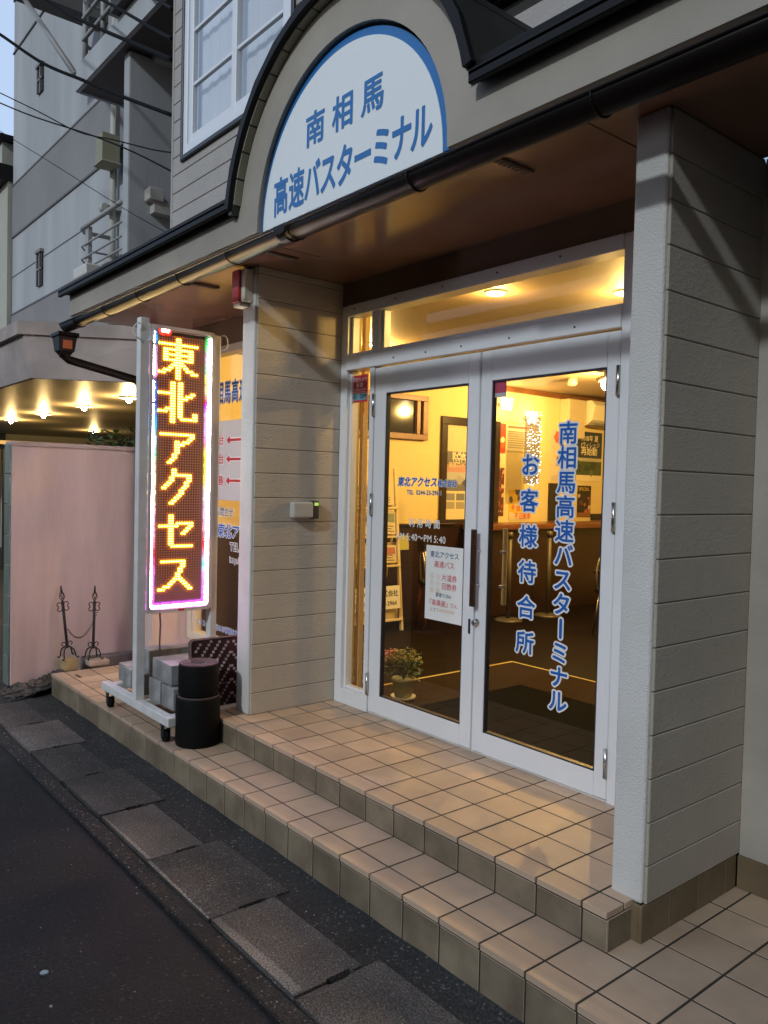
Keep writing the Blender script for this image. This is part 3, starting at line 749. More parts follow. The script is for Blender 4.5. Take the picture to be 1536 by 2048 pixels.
def doorL():
    d = door(-2.190, -1.314, -2.085, -1.396, -1.345, .9)
    mb = MB(); y = 1.0985
    mb.outlined('東北アクセス', (-1.975, y, 1.545), X1, Z1, .0585, 0, 1, .02, .05, sx=.97, shear=.2)
    LM_ = [BLUE2, LETW, LETK]
    mb.outlined('株式会社', (-1.632, y, 1.545), X1, Z1, .042, 0, 1, .014, .06, sx=.93, shear=.12)
    obj('lettering', mb, LM_, d); mb = MB()
    mb.outlined('TEL  0244-23-2964', (-1.889, y, 1.494), X1, Z1, .036, 2, 1, .01, .06, sx=.99)
    obj('lettering', mb, LM_, d); mb = MB()
    for k, ch in enumerate('利用時間'): mb.bold(ch, (-1.866+.070*k, y, 1.311), X1, Z1, .053, 1, w=.022)
    obj('lettering', mb, LM_, d); mb = MB()
    mb.bold('AM 5:40〜PM 5:40', (-1.980, y, 1.228), X1, Z1, .0555, 1, w=.014, sx=.94)
    obj('lettering', mb, [BLUE2, LETW, LETK], d)
    mb = MB(); mb.box(-1.347, -1.331, 1.078, 1.083, .765, .845, 0, .002); obj('lock_slot', mb, LETK, d)
    mb = MB(); mb.box(-1.314, -1.3025, 1.10, 1.124, .150, 2.252, 0); obj('astragal', mb, WHITE, d)
    return d
def doorR():
    d = door(-1.302, -.462, -1.226, -.530, -1.280, 1.15)
    mb = MB(); y = 1.0985
    zs = 1.868
    for k, ch in enumerate('南相馬高速バスターミナル'):
        z = 1.868 - .1162*k - .058 - .008*0; x = -.742 - .0012*k
        if ch == 'ー':
            for rr, mi, lf in ((.058, 1, .0010), (.012, 0, .0022)):
                pass
            for hw, hh, mi, lf in ((.017, .058, 1, .001), (.0085, .049, 0, .0022)):
                pl = arc(x, z+hh-hw, hw, 0, 180, 8) + arc(x, z-hh+hw, hw, 180, 360, 8)
                f = mb.bm.faces.new([mb.bm.verts.new((a, y-lf, b)) for a, b in pl]); f.material_index = mi
        else: mb.outlined(ch, (x-.058, y, z-.041), X1, Z1, .112, 0, 1, .022, .075, sx=1.02, res=3)
    obj('lettering', mb, [BLUE2, LETW], d); mb = MB()
    zc = [1.660-.1765*k for k in range(6)]
    for k, ch in enumerate('お客様待合所'):
        x = -.968; mb.outlined(ch, (x-.060, y, zc[k]-.043), X1, Z1, .117, 0, 1, .022, .072, sx=1.02, res=3)
    obj('lettering', mb, [BLUE2, LETW], d)
    mb = MB(); M = Matrix.Translation((-1.286, 1.082, .833)) @ Matrix.Rotation(R(90), 4, 'X')
    mb.lathe([(.019, 0), (.019, .004), (.013, .006), (.013, .012), (.016, .016), (.016, .024), (.012, .028)], seg=20, M=M); obj('knob', mb, STEEL, d)
    return d
doorL(); doorR()

# front window behind the LED sign
mb = MB()
mb.box(-4.70, -4.63, 1.08, 1.18, .20, 2.62, 0, .003); mb.box(-2.76, -2.70, 1.08, 1.18, .20, 2.62, 0, .003)
mb.box(-4.63, -2.76, 1.08, 1.18, .20, .262, 0, .003); mb.box(-4.63, -2.76, 1.08, 1.18, 2.56, 2.62, 0, .003)
mb.box(-4.63, -4.60, 1.095, 1.16, .262, 2.56, 0, .003)
fw = obj('shop_window', mb, mat('cream_sash', (.62, .56, .46), .4), B)
mb = MB(); mb.box(-4.61, -2.76, 1.118, 1.124, .26, 2.56, 0); obj('glass', mb, GLASS, fw)
mb = MB(); mb.box(-4.59, -2.77, 1.1115, 1.1125, 1.393, 2.028, 0); obj('white_film', mb, mat_film('white_film', (.62, .62, .66), .75), fw)
mb = MB(); y = 1.110
for k, ch in enumerate('南相馬高速バスターミナル'): mb.outlined(ch, (-4.402+.1225*k, y, 2.185), X1, Z1, .185, 0, 1, .02, .05, sx=.63)
obj('lettering', mb, [BLUE2, LETW, LETR, LETK], fw); mb = MB()
for k, (t, z) in enumerate((('仙台', 1.842), ('仙台', 1.69), ('福島', 1.515))):
    mb.outlined(t, (-4.325, y, z), X1, Z1, .092, 2, 1, .02, .06)
    zz = (1.872, 1.72, 1.55)[k]; 
    for g, mi, lf in ((.008, 1, .001), (0, 2, .0022)):
        f = mb.bm.faces.new([mb.bm.verts.new((a, y-lf, b)) for a, b in ((-4.105-g*1.5, zz), (-4.045+g, zz+.034+g), (-4.045+g, zz+.010+g), (-3.80, zz+.010+g), (-3.80, zz-.010-g), (-4.045+g, zz-.010-g), (-4.045+g, zz-.034-g))]); f.material_index = mi
    mb.outlined(('南相馬行', '南相馬行', '南相馬行')[k], (-3.79, y, z), X1, Z1, .092, 2, 1, .02, .06)
obj('lettering', mb, [BLUE2, LETW, LETR, LETK], fw); mb = MB()
mb.outlined('お問合せ', (-4.262, y, 1.272), X1, Z1, .074, 3, 1, .012, .07)
obj('lettering', mb, [BLUE2, LETW, LETR, LETK], fw); mb = MB()
mb.outlined('東北アクセス株式会社', (-4.235, y, 1.105), X1, Z1, .118, 0, 1, .02, .055, shear=.2)
obj('lettering', mb, [BLUE2, LETW, LETR, LETK], fw); mb = MB()
mb.outlined('TEL 0244-23-2964', (-4.018, y, 1.000), X1, Z1, .085, 3, 1, .012, .08)
obj('lettering', mb, [BLUE2, LETW, LETR, LETK], fw); mb = MB()
mb.outlined('http://', (-4.02, y, .905), X1, Z1, .062, 3, 1, .008, .09)
obj('lettering', mb, [BLUE2, LETW, LETR, LETK], fw); mb = MB()
mb.outlined('マイカーご利用のお客様は本', (-4.575, y, .335), X1, Z1, .0545, 0, 1, .012, .06)
obj('lettering', mb, [BLUE2, LETW, LETR, LETK], fw)

# ---------------------------------------------------------------- interior shell
mb = MB(); mb.box(-4.75, 2.6, 1.2, 7.6, .05, .139, 0); mb.box(-2.6, 0, 1.13, 1.2, .05, .139, 0); obj('interior_floor', mb, INFLOOR, B)
mb = MB(); mb.box(-2.64, 2.0, 1.17, 2.93, .139, .143, 0); obj('carpet', mb, CARPET, B)
mb = MB(); mb.box(-2.66, -2.635, 1.22, 2.945, .139, .144, 0); mb.box(-2.635, 2.0, 2.925, 2.945, .139, .1445, 0); obj('floor_tape', mb, TAPE, B)
mb = MB(); mb.box(-4.75, -4.65, 1.2, 7.6, .139, 2.72, 0); mb.box(-4.65, 2.6, 7.5, 7.6, .139, 2.72, 0); mb.box(2.5, 2.6, 1.25, 7.5, .139, 2.72, 0)
mb.box(-2.54, -2.49, 1.17, 1.2, .139, 2.72, 0)
mb.box(-4.65, -2.70, 1.2, 1.21, .139, .2, 0)
obj('interior_wall', mb, INWALL, B)
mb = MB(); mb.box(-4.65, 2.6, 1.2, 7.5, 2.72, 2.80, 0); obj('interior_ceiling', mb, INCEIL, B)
mb = MB(); mb.box(-4.65, -4.62, 1.2, 7.5, 2.66, 2.72, 0, .004); obj('cornice', mb, WOODF, B)
mb = MB(); mb.box(-4.65, -4.625, 1.2, 7.5, .139, 1.125, 0); mb.box(-4.65, -4.60, 1.2, 4.18, 1.125, 1.15, 0, .004); obj('wainscot', mb, WAINS, B)
mb = MB(); mb.box(-2.50, -2.462, 1.21, 1.25, .139, 2.72, 0, .003); obj('timber_post', mb, mat('inner_post', (.50, .33, .14), .5, var=.1), B)
# inner wood window
mb = MB(); X = -4.65
for a, b, c, d in ((2.62, 3.74, 2.43, 2.485), (2.62, 3.74, 2.025, 2.085), (2.62, 2.68, 2.085, 2.43), (3.67, 3.74, 2.085, 2.43), (3.58, 3.63, 2.085, 2.43), (3.15, 3.19, 2.085, 2.43)): mb.box(X, X+.05, a, b, c, d, 0, .003)
iw = obj('wooden_window', mb, WOODF, B); mb = MB(); mb.box(X+.012, X+.016, 2.68, 3.67, 2.085, 2.43, 0); obj('glass', mb, DKGLASS, iw)

# ================================================================== LED SIGN
L = empty('led_sign', (-3.2, .3, 0), 'tall wheeled light sign with yellow dotted katakana letters and glowing pink and white border', 'sign')
mb = MB(); mb.box(-3.225, -3.165, .004, .060, .16, 2.545, 0, .003); obj('post', mb, WHITE_M, L)
mb = MB(); mb.box(-3.225, -3.165, .508, .553, .16, 2.50, 0, .003); obj('post', mb, WHITE_M, L)
mb = MB(); mb.box(-3.76, -2.69, .005, .060, .105, .16, 0, .006, 2); obj('foot', mb, WHITE_M, L)
mb = MB(); mb.box(-3.76, -2.70, .507, .555, .105, .16, 0, .006, 2); obj('foot', mb, WHITE_M, L)
for xa, xb in ((-3.72, -3.66), (-2.79, -2.73), (-3.225, -3.165)):
    mb = MB(); mb.box(xa, xb, .06, .507, .11, .155, 0, .004); obj('cross_bar', mb, WHITE_M, L)
for x in (-3.66, -2.78):
    for y in (.032, .531):
        mb = MB(); mb.tube([(x, y-.014, .036), (x, y+.014, .036)], .036, 18); mb.box(x-.02, x+.02, y-.022, y-.017, .03, .1, 1); mb.box(x-.02, x+.02, y+.017, y+.022, .03, .1, 1); mb.box(x-.028, x+.028, y-.026, y+.026, .098, .105, 1); obj('caster', mb, [RUBBER, IRON], L)
CY0, CY1, CZ0, CZ1 = .062, .506, .700, 2.510
def rrect(y0, y1, z0, z1, r, n=6):
    p = []
    for cy, cz, a in ((y1-r, z1-r, 0), (y0+r, z1-r, 90), (y0+r, z0+r, 180), (y1-r, z0+r, 270)):
        p += [(cy+r*math.cos(R(a+90*k/n)), cz+r*math.sin(R(a+90*k/n))) for k in range(n+1)]
    return p
mb = MB(); 
out = rrect(CY0, CY1, CZ0, CZ1, .02); inn = rrect(CY0+.022, CY1-.022, CZ0+.022, CZ1-.022, .03)
for sx in (1, -1):
    xa = -3.195 + sx*.042; xb = -3.195 + sx*.020
    A = [mb.bm.verts.new((xa, a, b)) for a, b in out]; Bq = [mb.bm.verts.new((xa, a, b)) for a, b in inn]; Cq = [mb.bm.verts.new((xb, a, b)) for a, b in inn]
    n = len(A)
    for i in range(n):
        j = (i+1) % n
        mb.bm.faces.new((A[i], A[j], Bq[j], Bq[i])); mb.bm.faces.new((Bq[i], Bq[j], Cq[j], Cq[i]))
O1 = [mb.bm.verts.new((-3.153, a, b)) for a, b in out]; O2 = [mb.bm.verts.new((-3.237, a, b)) for a, b in out]
for i in range(len(O1)): j = (i+1) % len(O1); mb.bm.faces.new((O1[i], O1[j], O2[j], O2[i]))
bmesh.ops.remove_doubles(mb.bm, verts=mb.bm.verts[:], dist=.0001)
obj('cabinet', mb, mat('cabinet_pink_white', (.66, .58, .58), .35, var=.05), L)
mb = MB(); mb.box(-3.212, -3.178, CY0+.01, CY1-.01, CZ0+.01, CZ1-.01, 0); obj('panel', mb, mat('panel_brown', (.030, .009, .005), .35, var=.15, vs=9), L)
mb = MB(); mb.box(-3.156, -3.150, .275, .315, .704, .718, 0, .002); obj('badge', mb, LETR, L)
# dot matrix
G = {
'東': ['7,8', '7,8', '0-15', '7,8', '2-13', '2,3,7,8,12,13', '2-13', '2,3,7,8,12,13', '2-13', '6-9', '5-10', '4,5,7,8,10,11', '2-4,7,8,11-13', '0-2,7,8,13-15', '7,8', '7,8'],
'北': ['5,6,8,9', '5,6,8,9', '5,6,8,9', '5,6,8,9', '0-6,8,9,13,14', '5,6,8,9,11-13', '5,6,8-11', '5,6,8,9', '5,6,8,9', '5,6,8,9', '3-6,8,9', '0-3,5,6,8,9', '5,6,8,9,14,15', '5,6,8,9,14,15', '5,6,9-15', '5,6'],
'ア': ['1-14', '13,14', '12,13', '7,8,10-12', '7-10', '7,8', '7,8', '7,8', '6,7', '6,7', '5,6', '4,5'],
'ク': ['6,7', '6,7', '6-13', '5,6,12,13', '5,6,12,13', '4,5,11,12', '3,4,11,12', '2,3,10,11', '9,10', '9,10', '8,9', '7,8', '6,7', '5,6'],
'セ': ['5,6', '5,6', '5,6', '5,6,8-14', '1-8,13,14', '5,6,12,13', '5,6,11,12', '5,6,10,11', '5,6', '5,6', '5,6', '5,6', '6-14'],
'ス': ['2-11', '10,11', '10,11', '9,10', '9,10', '8,9', '8,9', '7-10', '6,7,10,11', '5,6,11,12', '3-5,12,13', '1-3,13,14']}
COLS, ROWS = 20, 104
Yc0 = .115; PY = .01705; Zt = 2.452; PZ = (2.452-.778)/(ROWS-1)
lit = set()
for ch, r0 in (('東', 1), ('北', 18), ('ア', 37.5), ('ク', 52.5), ('セ', 70), ('ス', 88)):
    r0 = int(round(r0))
    for i, row in enumerate(G[ch]):
        for part in row.split(','):
            a, *b = part.split('-'); b = int(b[0]) if b else int(a)
            for c in range(int(a), b+1): lit.add((r0+i, c+1))
def ledmesh():
    bm = bmesh.new(); return bm, bm.loops.layers.float_color.new('col'), bm.faces.layers.float.new('gain')
def fdisc(bm, lc, lg, c, r, n, col, gain, sx):
    vs = [bm.verts.new((c[0], c[1]+r*math.cos(2*math.pi*k/n+.4), c[2]+sx*r*math.sin(2*math.pi*k/n+.4))) for k in range(n)]
    f = bm.faces.new(vs); f[lg] = gain
    for l in f.loops: l[lc] = (*col, 1)
def led_obj(name, bm, m):
    for v in bm.verts: v.co -= WORLD['led_sign']
    me = bpy.data.meshes.new(name); bm.to_mesh(me); bm.free(); me.materials.append(m)
    o = bpy.data.objects.new(name, me); C.objects.link(o); o.parent = L; WORLD[o.name] = WORLD['led_sign']; return o
LEDM = mat_led('led_light')
def ymir(y, sx): return y if sx > 0 else (CY0+CY1) - y
def bcol(side, t):
    """t: 0 bottom .. 1 top; colours read off the photograph"""
    left = [(1.0, (.02, .02, .02)), (.965, (.05, .45, 1)), (.955, (.05, .05, .06)), (.905, (1, .45, .75)), (.85, (1, .40, .70)), (.83, (.05, .05, .06)), (.775, (.10, .2, 1)), (.74, (.02, .02, .08)), (.72, (.1, .2, 1)), (.66, (.0, .55, 1)), (.60, (.7, .8, 1)), (.55, (.2, 1, .45)), (.52, (1, .7, .5)), (.46, (1, .9, .6)), (.40, (1, .75, .6)), (.33, (1, .55, .75)), (.26, (1, .35, .55)), (.20, (1, .02, .05)), (.16, (1, .1, .4)), (.11, (1, .25, .9)), (0, (.95, .15, 1))]
    right = [(1.0, (.02, .02, .02)), (.965, (.1, 1, .2)), (.93, (1, .6, .9)), (.87, (.5, 1, .6)), (.84, (1, .7, .15)), (.79, (1, .7, .4)), (.76, (1, .02, .05)), (.74, (.6, .05, 1)), (.72, (1, .5, .8)), (.64, (1, .45, .9)), (.60, (1, .3, .5)), (.57, (1, .8, .1)), (.46, (1, .75, .1)), (.42, (1, .8, .9)), (.35, (1, .6, .8)), (.27, (1, .3, .4)), (.22, (1, .02, .05)), (.19, (1, .4, .7)), (.145, (.1, .8, 1)), (.12, (1, .4, .9)), (0, (.95, .15, 1))]
    tab = left if side == 0 else right
    for (t1, c1), (t0, c0) in zip(tab, tab[1:]):
        if t >= t0:
            f = (t-t0)/(t1-t0); return tuple(a*f+b*(1-f) for a, b in zip(c1, c0))
    return tab[-1][1]
bm, lc, lg = ledmesh()
for sx in (1, -1):
    for r in range(ROWS):
        for c in range(COLS):
            y = ymir(Yc0 + PY*c, sx); z = Zt - PZ*r; x = -3.195 + sx*.0195
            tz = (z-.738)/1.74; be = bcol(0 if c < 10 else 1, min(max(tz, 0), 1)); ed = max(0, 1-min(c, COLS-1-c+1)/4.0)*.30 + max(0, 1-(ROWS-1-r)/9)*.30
            if ed: fdisc(bm, lc, lg, (x-sx*.0012, y, z), .0115, 4, be, ed, sx)  # border glow on the panel, painted as emissive discs
            if (r, c) in lit:
                fdisc(bm, lc, lg, (x+sx*.002, y, z), .0046, 6, (1, .97, .40), 6, sx)
                fdisc(bm, lc, lg, (x, y, z), .0112, 8, (1, .80, .012), 2.4, sx)
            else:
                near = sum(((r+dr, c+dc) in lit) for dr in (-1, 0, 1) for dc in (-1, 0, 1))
                fdisc(bm, lc, lg, (x-sx*.001, y, z), .0088, 8, (1, .20, .01), .10+(.18+.06*near if near else 0), sx)  # orange halo of the lit dots, painted as faint emission
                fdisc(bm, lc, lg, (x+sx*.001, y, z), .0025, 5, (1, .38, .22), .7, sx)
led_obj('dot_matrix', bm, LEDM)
# chasing border lights
bm, lc, lg = ledmesh()
zb, zt = .738, 2.478; yl, yr = .0885, .470
for sx in (1, -1):
    x = -3.195 + sx*.030
    seq = []
    n = 96
    for k in range(n+1):
        t = k/n; seq += [(yl, zb+(zt-zb)*t, bcol(0, t)), (yr, zb+(zt-zb)*t, bcol(1, t))]
    for k in range(1, 22): seq.append((yl+(yr-yl)*k/22, zb, (.95, .15, 1)))
    seq += [(yl+.06+.011*k, zt, (1, .05, .02)) for k in range(4)]
    for y, z, col in seq:
        m = max(col)
        if m < .3: continue
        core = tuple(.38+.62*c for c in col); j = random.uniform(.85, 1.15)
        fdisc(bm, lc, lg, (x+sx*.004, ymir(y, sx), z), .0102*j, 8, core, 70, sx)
        fdisc(bm, lc, lg, (x, ymir(y, sx), z), .0275*j, 10, col, 1.1, sx)  # coloured bloom around each border light, painted as an emissive disc
        fdisc(bm, lc, lg, (x-sx*.004, ymir(y, sx), z), .034, 10, col, .32, sx)  # wider, weaker ring of the same painted bloom
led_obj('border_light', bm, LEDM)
# clear edge tube, corner bolts
mb = MB(); mb.tube([(-3.172, a, b) for a, b in rrect(yl-.006, yr+.006, zb-.006, zt+.006, .028)], .006, 6, closed=True); obj('edge_tube', mb, mat('clear_tube', (.45, .30, .32), .2, spec=.8), L)
mb = MB()
for y, z in ((.119, 2.458), (.446, 2.450), (.119, .762), (.444, .764)):
    mb = MB(); mb.tube([(-3.179, y, z), (-3.170, y, z)], .006, 8); obj('bolt', mb, mat('bolt_white', (.7, .6, .6), .4), L)
for y0, zc, rr in ((.0, 2.42, .045), (.555, 2.42, .045)):
    mb = MB(); s0 = -1 if y0 < .3 else 1
    mb.tube([(-3.16, y0+.03*(-s0)*0 + s0*0, 2.50)] + [(-3.155+.006*math.sin(k), y0 + s0*.045*math.sin(R(18*k)), 2.455+.05*math.cos(R(18*k))) for k in range(1, 10)] + [(-3.16, y0, 2.405)], .004, 6)
    obj('tie_loop', mb, WHITE_M, L)
mb = MB(); mb.tube([(-3.15, .045, 2.50)] + [(-3.14, .045+.035*math.sin(R(18*k)), 2.455+.05*math.cos(R(18*k))) for k in range(1, 10)] + [(-3.15, .045, 2.405)], .004, 6); obj('tie_loop', mb, WHITE_M, L)
mb = MB(); mb.tube([(-3.2, .17, .70), (-3.195, .175, .62), (-3.19, .168, .50), (-3.2, .18, .36), (-3.21, .20, .20), (-3.22, .22, .165)], .006, 8); obj('power_cord', mb, mat('cord_grey', (.10, .07, .07), .6), L)

# concrete blocks weighing the sign down
def block(x0, x1, y0, y1, z0, z1, label, hole=None, rz=0):
    mb = MB(); M = Matrix.Translation(((x0+x1)/2, (y0+y1)/2, 0)) @ Matrix.Rotation(R(rz), 4, 'Z') @ Matrix.Translation((-(x0+x1)/2, -(y0+y1)/2, 0))
    mb.box(x0, x1, y0, y1, z0, z1, 0, .006, 2, M)
    if hole: mb.tube([(hole[0], y0-.0005, hole[1]), (hole[0], y0+.004, hole[1])], .016, 12, 1)
    return tag(obj('concrete_block', mb, [CONC, DARKGAP]), label, 'concrete block', 'concrete blocks weighing down the light sign')
block(-3.155, -2.985, .085, .475, .161, .300, 'lower concrete block beside the front post, under the wide top block')
block(-2.975, -2.805, .09, .48, .161, .295, 'lower concrete block next to the black rolled mats')
block(-3.145, -2.845, .10, .48, .303, .425, 'wide top concrete block, bridging the two lower ones beside the post', rz=-2)
block(-3.43, -3.24, .085, .475, .161, .300, 'concrete block with a hole, just road-side left of the front post', hole=(-3.36, .235))
block(-3.58, -3.445, .085, .475, .161, .285, 'concrete block second from the far end of the sign foot')
block(-3.75, -3.60, .12, .48, .161, .28, 'chipped concrete block on the far end of the sign foot', rz=5)
block(-3.40, -3.24, .13, .50, .303, .445, 'upper concrete block standing left of the front post')
block(-3.72, -2.90, .60, .74, .0, .17, 'long concrete block lying on the tiles behind the sign')

# rolled rubber mats
def mat_roll(c, r, z0, z1, label):
    rt = empty('rolled_mat', (c[0], c[1], z0), label, 'rolled mat', 'rolled black mats beside the sign')
    mb = MB(); mb.lathe([(r*.97, 0), (r, .012), (r*1.01, (z1-z0)*.5), (r, z1-z0-.014), (r*.975, z1-z0-.003), (r*.3, z1-z0-.003)][0:5], (c[0], c[1], z0), 40); obj('roll', mb, RUBBER, rt)
    mb = MB(); n = 150; wt = .0085
    for i in range(n):
        a0, a1 = 11*math.pi*i/n, 11*math.pi*(i+1)/n
        q0, q1 = .038+(r-.045)*i/n, .038+(r-.045)*(i+1)/n
        P = lambda a, q, z: (c[0]+q*math.cos(a), c[1]+q*math.sin(a), z)
        for zz in (z1+.002,): mb.quad([P(a0, q0, zz), P(a1, q1, zz), P(a1, q1+wt, zz), P(a0, q0+wt, zz)])
        mb.quad([P(a0, q0, zz), P(a1, q1, zz), P(a1, q1, zz-.006), P(a0, q0, zz-.006)]); mb.quad([P(a0, q0+wt, zz), P(a1, q1+wt, zz), P(a1, q1+wt, zz-.006), P(a0, q0+wt, zz-.006)])
    obj('spiral_end', mb, RUBTOP, rt)
    mb = MB(); mb.lathe([(.036, 0), (.036, .002)], (c[0], c[1], z1-.002), 20); obj('core_hole', mb, DARKGAP, rt)
    return rt
RC = (-2.655, .175)
mat_roll(RC, .128, 0, .285, 'lower of the two black rolled rubber mats, standing on the step')
mat_roll((RC[0]-.006, RC[1]+.004), .116, .288, .475, 'upper black rolled mat with spiral end, stacked on the other roll')
# chevron door mat leaning
DMT = empty('chevron_mat', (-2.80, .48, 0), 'brown door mat with pale chevron tufts, leaning upright behind the rolls', 'door mat')
Mt = Matrix.Translation((-2.785, -.145, .0)) @ Matrix.Rotation(R(-4), 4, 'Y')
mb = MB(); pl = rrect(.34, .98, 0, .58, .03)
vs_ = [[mb.bm.verts.new(Mt @ Vector((x, a, b))) for a, b in pl] for x in (0, -.012)]
mb.bm.faces.new(vs_[0]); mb.bm.faces.new(vs_[1][::-1])
for i in range(len(pl)): j = (i+1) % len(pl); mb.bm.faces.new((vs_[0][i], vs_[1][i], vs_[1][j], vs_[0][j]))
obj('base', mb, mat('mat_brown', (.045, .014, .012), .9, bump=.5, bs=200), DMT)
mb = MB(); mb.tube([Mt @ Vector((.002, a, b)) for a, b in rrect(.347, .973, .007, .573, .026)], .006, 6, closed=True); obj('edge', mb, mat('mat_edge', (.20, .14, .12), .6), DMT)
mb = MB()
for q in range(-6, 8):
    for t in range(0, 26):
        for sgn in (-1, 1):
            y = .62 + sgn*(t*.0145+.006); z = .56 - q*.085 - t*.0195
            if .37 < y < .955 and .03 < z < .555: mb.cbox((.004, y, z), (.008, .013, .014), 0, 0, 1, Mt)
obj('chevron_tuft', mb, mat('tuft_pale', (.42, .34, .33), .9, island=.25), DMT)

# wrought iron stands with a chain
def iron_stand(x, y, zb, lean, label, tilt):
    rt = empty('iron_stand', (x, y, zb), label, 'iron stand', 'wrought iron barrier stands by the pink wall')
    M = Matrix.Translation((x, y, zb)) @ Matrix.Rotation(R(lean), 4, 'X') @ Matrix.Rotation(R(tilt), 4, 'Y') @ Matrix.Scale(.72, 4)
    T = lambda p: M @ Vector(p)
    mb = MB(); H = .80
    mb.tube([T((0, 0, .12)), T((0, 0, H-.13))], .0115, 8); obj('rod', mb, IRON, rt)
    mb = MB()
    for k in range(4):                                   # basket finial
        pts = []
        for i in range(11):
            t = i/10; a = R(90*k + 200*t); rr = .030*math.sin(math.pi*t)
            pts.append(T((rr*math.cos(a), rr*math.sin(a), H-.13+.11*t)))
        mb.tube(pts, .0035, 6)
    mb.tube([T((0, 0, H-.025)), T((0, 0, H+.045))], [.010, .005], 8); obj('finial', mb, IRON, rt)
    mb = MB()
    def scroll(c, s, up, r=.028):
        pts = [T((0, c[0]+s*(.012 + r - r*math.cos(a)*(1 - .25*a/4)), c[1]+up*(r*math.sin(a)*(1-.25*a/4)))) for a in [i*.45 for i in range(11)]]
        mb.tube(pts, .0042, 6)
    for s in (-1, 1): scroll((0, .17), s, 1, .026)
    mb.cbox((0, 0, 0), (.032, .032, .06), 0, .006, 1, M @ Matrix.Translation((0, 0, .16))); obj('scroll', mb, IRON, rt); mb = MB()
    for s in (-1, 1): scroll((0, H-.17), s, 1); scroll((0, H-.22), s, -1)
    mb.cbox((0, 0, 0), (.03, .03, .09), 0, .006, 1, M @ Matrix.Translation((0, 0, H-.195)))
    obj('scroll', mb, IRON, rt)
    for k in range(4):
        a = R(45+90*k); mb = MB()
        pts = [T((rr*math.cos(a), rr*math.sin(a), zz)) for rr, zz in ((.0, .14), (.035, .135), (.07, .11), (.088, .07), (.092, .03), (.11, .006), (.13, .02))]
        mb.tube(pts, .006, 6); obj('leg', mb, IRON, rt)
    return rt, T((0, .04, .58))
s1, e1 = iron_stand(-5.04, .20, .06, 7, 'leaning wrought iron stand with scrolls, nearer the road end of the pink wall', 2)
s2, e2 = iron_stand(-4.97, .375, .046, -1, 'upright wrought iron stand with scrolls, hung with one end of the chain', 0)
mb = MB()
n = 34
for i in range(n):
    t = i/(n-1); a = Vector((-5.03, .19, .30)); b = Vector((-4.96, .40, .43)); p = a.lerp(b, t); p.z -= .13*4*t*(1-t)
    q = Matrix.Rotation(R(90*(i % 2)), 4, 'X')
    pts = [p + Vector((.005*math.cos(2*math.pi*k/6)*(1 if i % 2 else .3), .0075*math.sin(2*math.pi*k/6), .006*math.cos(2*math.pi*k/6+.3)*(1 if i % 2 == 0 else .5))) for k in range(6)]
    mb.tube(pts, .0018, 4, closed=True)
tag(obj('chain', mb, mat('rusty_chain', (.06, .03, .02), .6)), 'thin rusty chain sagging between the two iron stands', 'chain')
for x, y, sx, sy, sz, z, lab, c in ((-5.03, .20, .13, .10, .09, -.03, 'yellowish stone block under the leaning iron stand', (.36, .28, .14)), (-4.93, .40, .12, .16, .045, 0.001, 'flat pinkish stone slab at the foot of the upright iron stand', (.38, .31, .26))):
    mb = MB(); mb.cbox((x, y, z+sz/2), (sx, sy, sz), 0, .008, 2, None); tag(obj('stone_block', mb, mat('stone_'+('a' if c[2] < .2 else 'b'), c, .85, var=.2, vs=14, bump=.5, bs=70)), lab, 'stone block')
mb = MB()
for y, x in ((.03, -4.62), (.12, -4.28)): mb.box(x-.07, x+.05, y+.10, y+.125, .0005, .002, 0)
tag(obj('tile_stain', mb, mat('rust_stain', (.10, .05, .035), .8, var=.4, vs=40)), kind='structure')

# pink boundary wall
PW = empty('boundary_wall', (-5.28, .7, -.1), 'pink rendered boundary wall with tiled end and flat coping beside the step', 'wall')
mb = MB(); mb.box(-5.35, -5.20, -.205, 3.2, -.15, 1.79, 0, .004); obj('render', mb, PINKW, PW)
mb = MB(); mb.box(-5.36, -5.19, -.215, 3.2, 1.79, 1.825, 0, .004); obj('coping', mb, mat('wall_coping', (.46, .38, .34), .8, var=.1), PW)
mb = MB()
for k in range(8): mb.box(-5.36, -5.215, -.222, -.206, -.15+.245*k, -.15+.245*(k+1)-.006, 0, .003)
obj('end_tile', mb, mat('grey_green_tile', (.16, .20, .17), .4, var=.15, island=.1, stretch=(12, 1, 1)), PW)
mb = MB(); mb.box(-5.20, -5.10, .35, 1.5, -.12, .03, 0, .01); obj('plinth', mb, mat('plinth_conc', (.15, .13, .12), .9, var=.3, bump=.5, bs=60), PW)

# ================================================================== small things on the facade
AL = empty('alarm_lamp', (-2.64, .44, 2.5), 'small red and white alarm box under the soffit on the left porch wall', 'alarm')
mb = MB(); mb.box(-2.705, -2.62, .375, .448, 2.61, 2.80, 0, .008, 2); obj('body', mb, mat('alarm_red', (.36, .030, .025), .3), AL)
mb = MB(); mb.box(-2.618, -2.575, .390, .449, 2.61, 2.80, 0, .006, 2); mb.box(-2.70, -2.62, .385, .448, 2.585, 2.608, 0, .004); obj('bracket', mb, mat('alarm_cream', (.62, .58, .48), .45), AL)
KB = empty('key_box', (-2.53, .81, 1.3), 'grey oval key switch box with a small green screen on the porch siding', 'key box')
mb = MB(); mb.box(-2.54, -2.485, .705, .855, 1.328, 1.428, 0, .018, 4); obj('cover', mb, mat('key_grey', (.50, .49, .45), .35), KB)
mb = MB(); mb.box(-2.54, -2.50, .858, .905, 1.322, 1.434, 0, .006, 2); obj('reader', mb, mat('key_dark', (.05, .05, .05), .4), KB)
mb = MB(); mb.box(-2.4995, -2.498, .868, .898, 1.405, 1.424, 0); obj('screen', mb, mat('green_screen', (.3, .5, .1), .3, es=.8, ec=(.35, .6, .1)), KB)
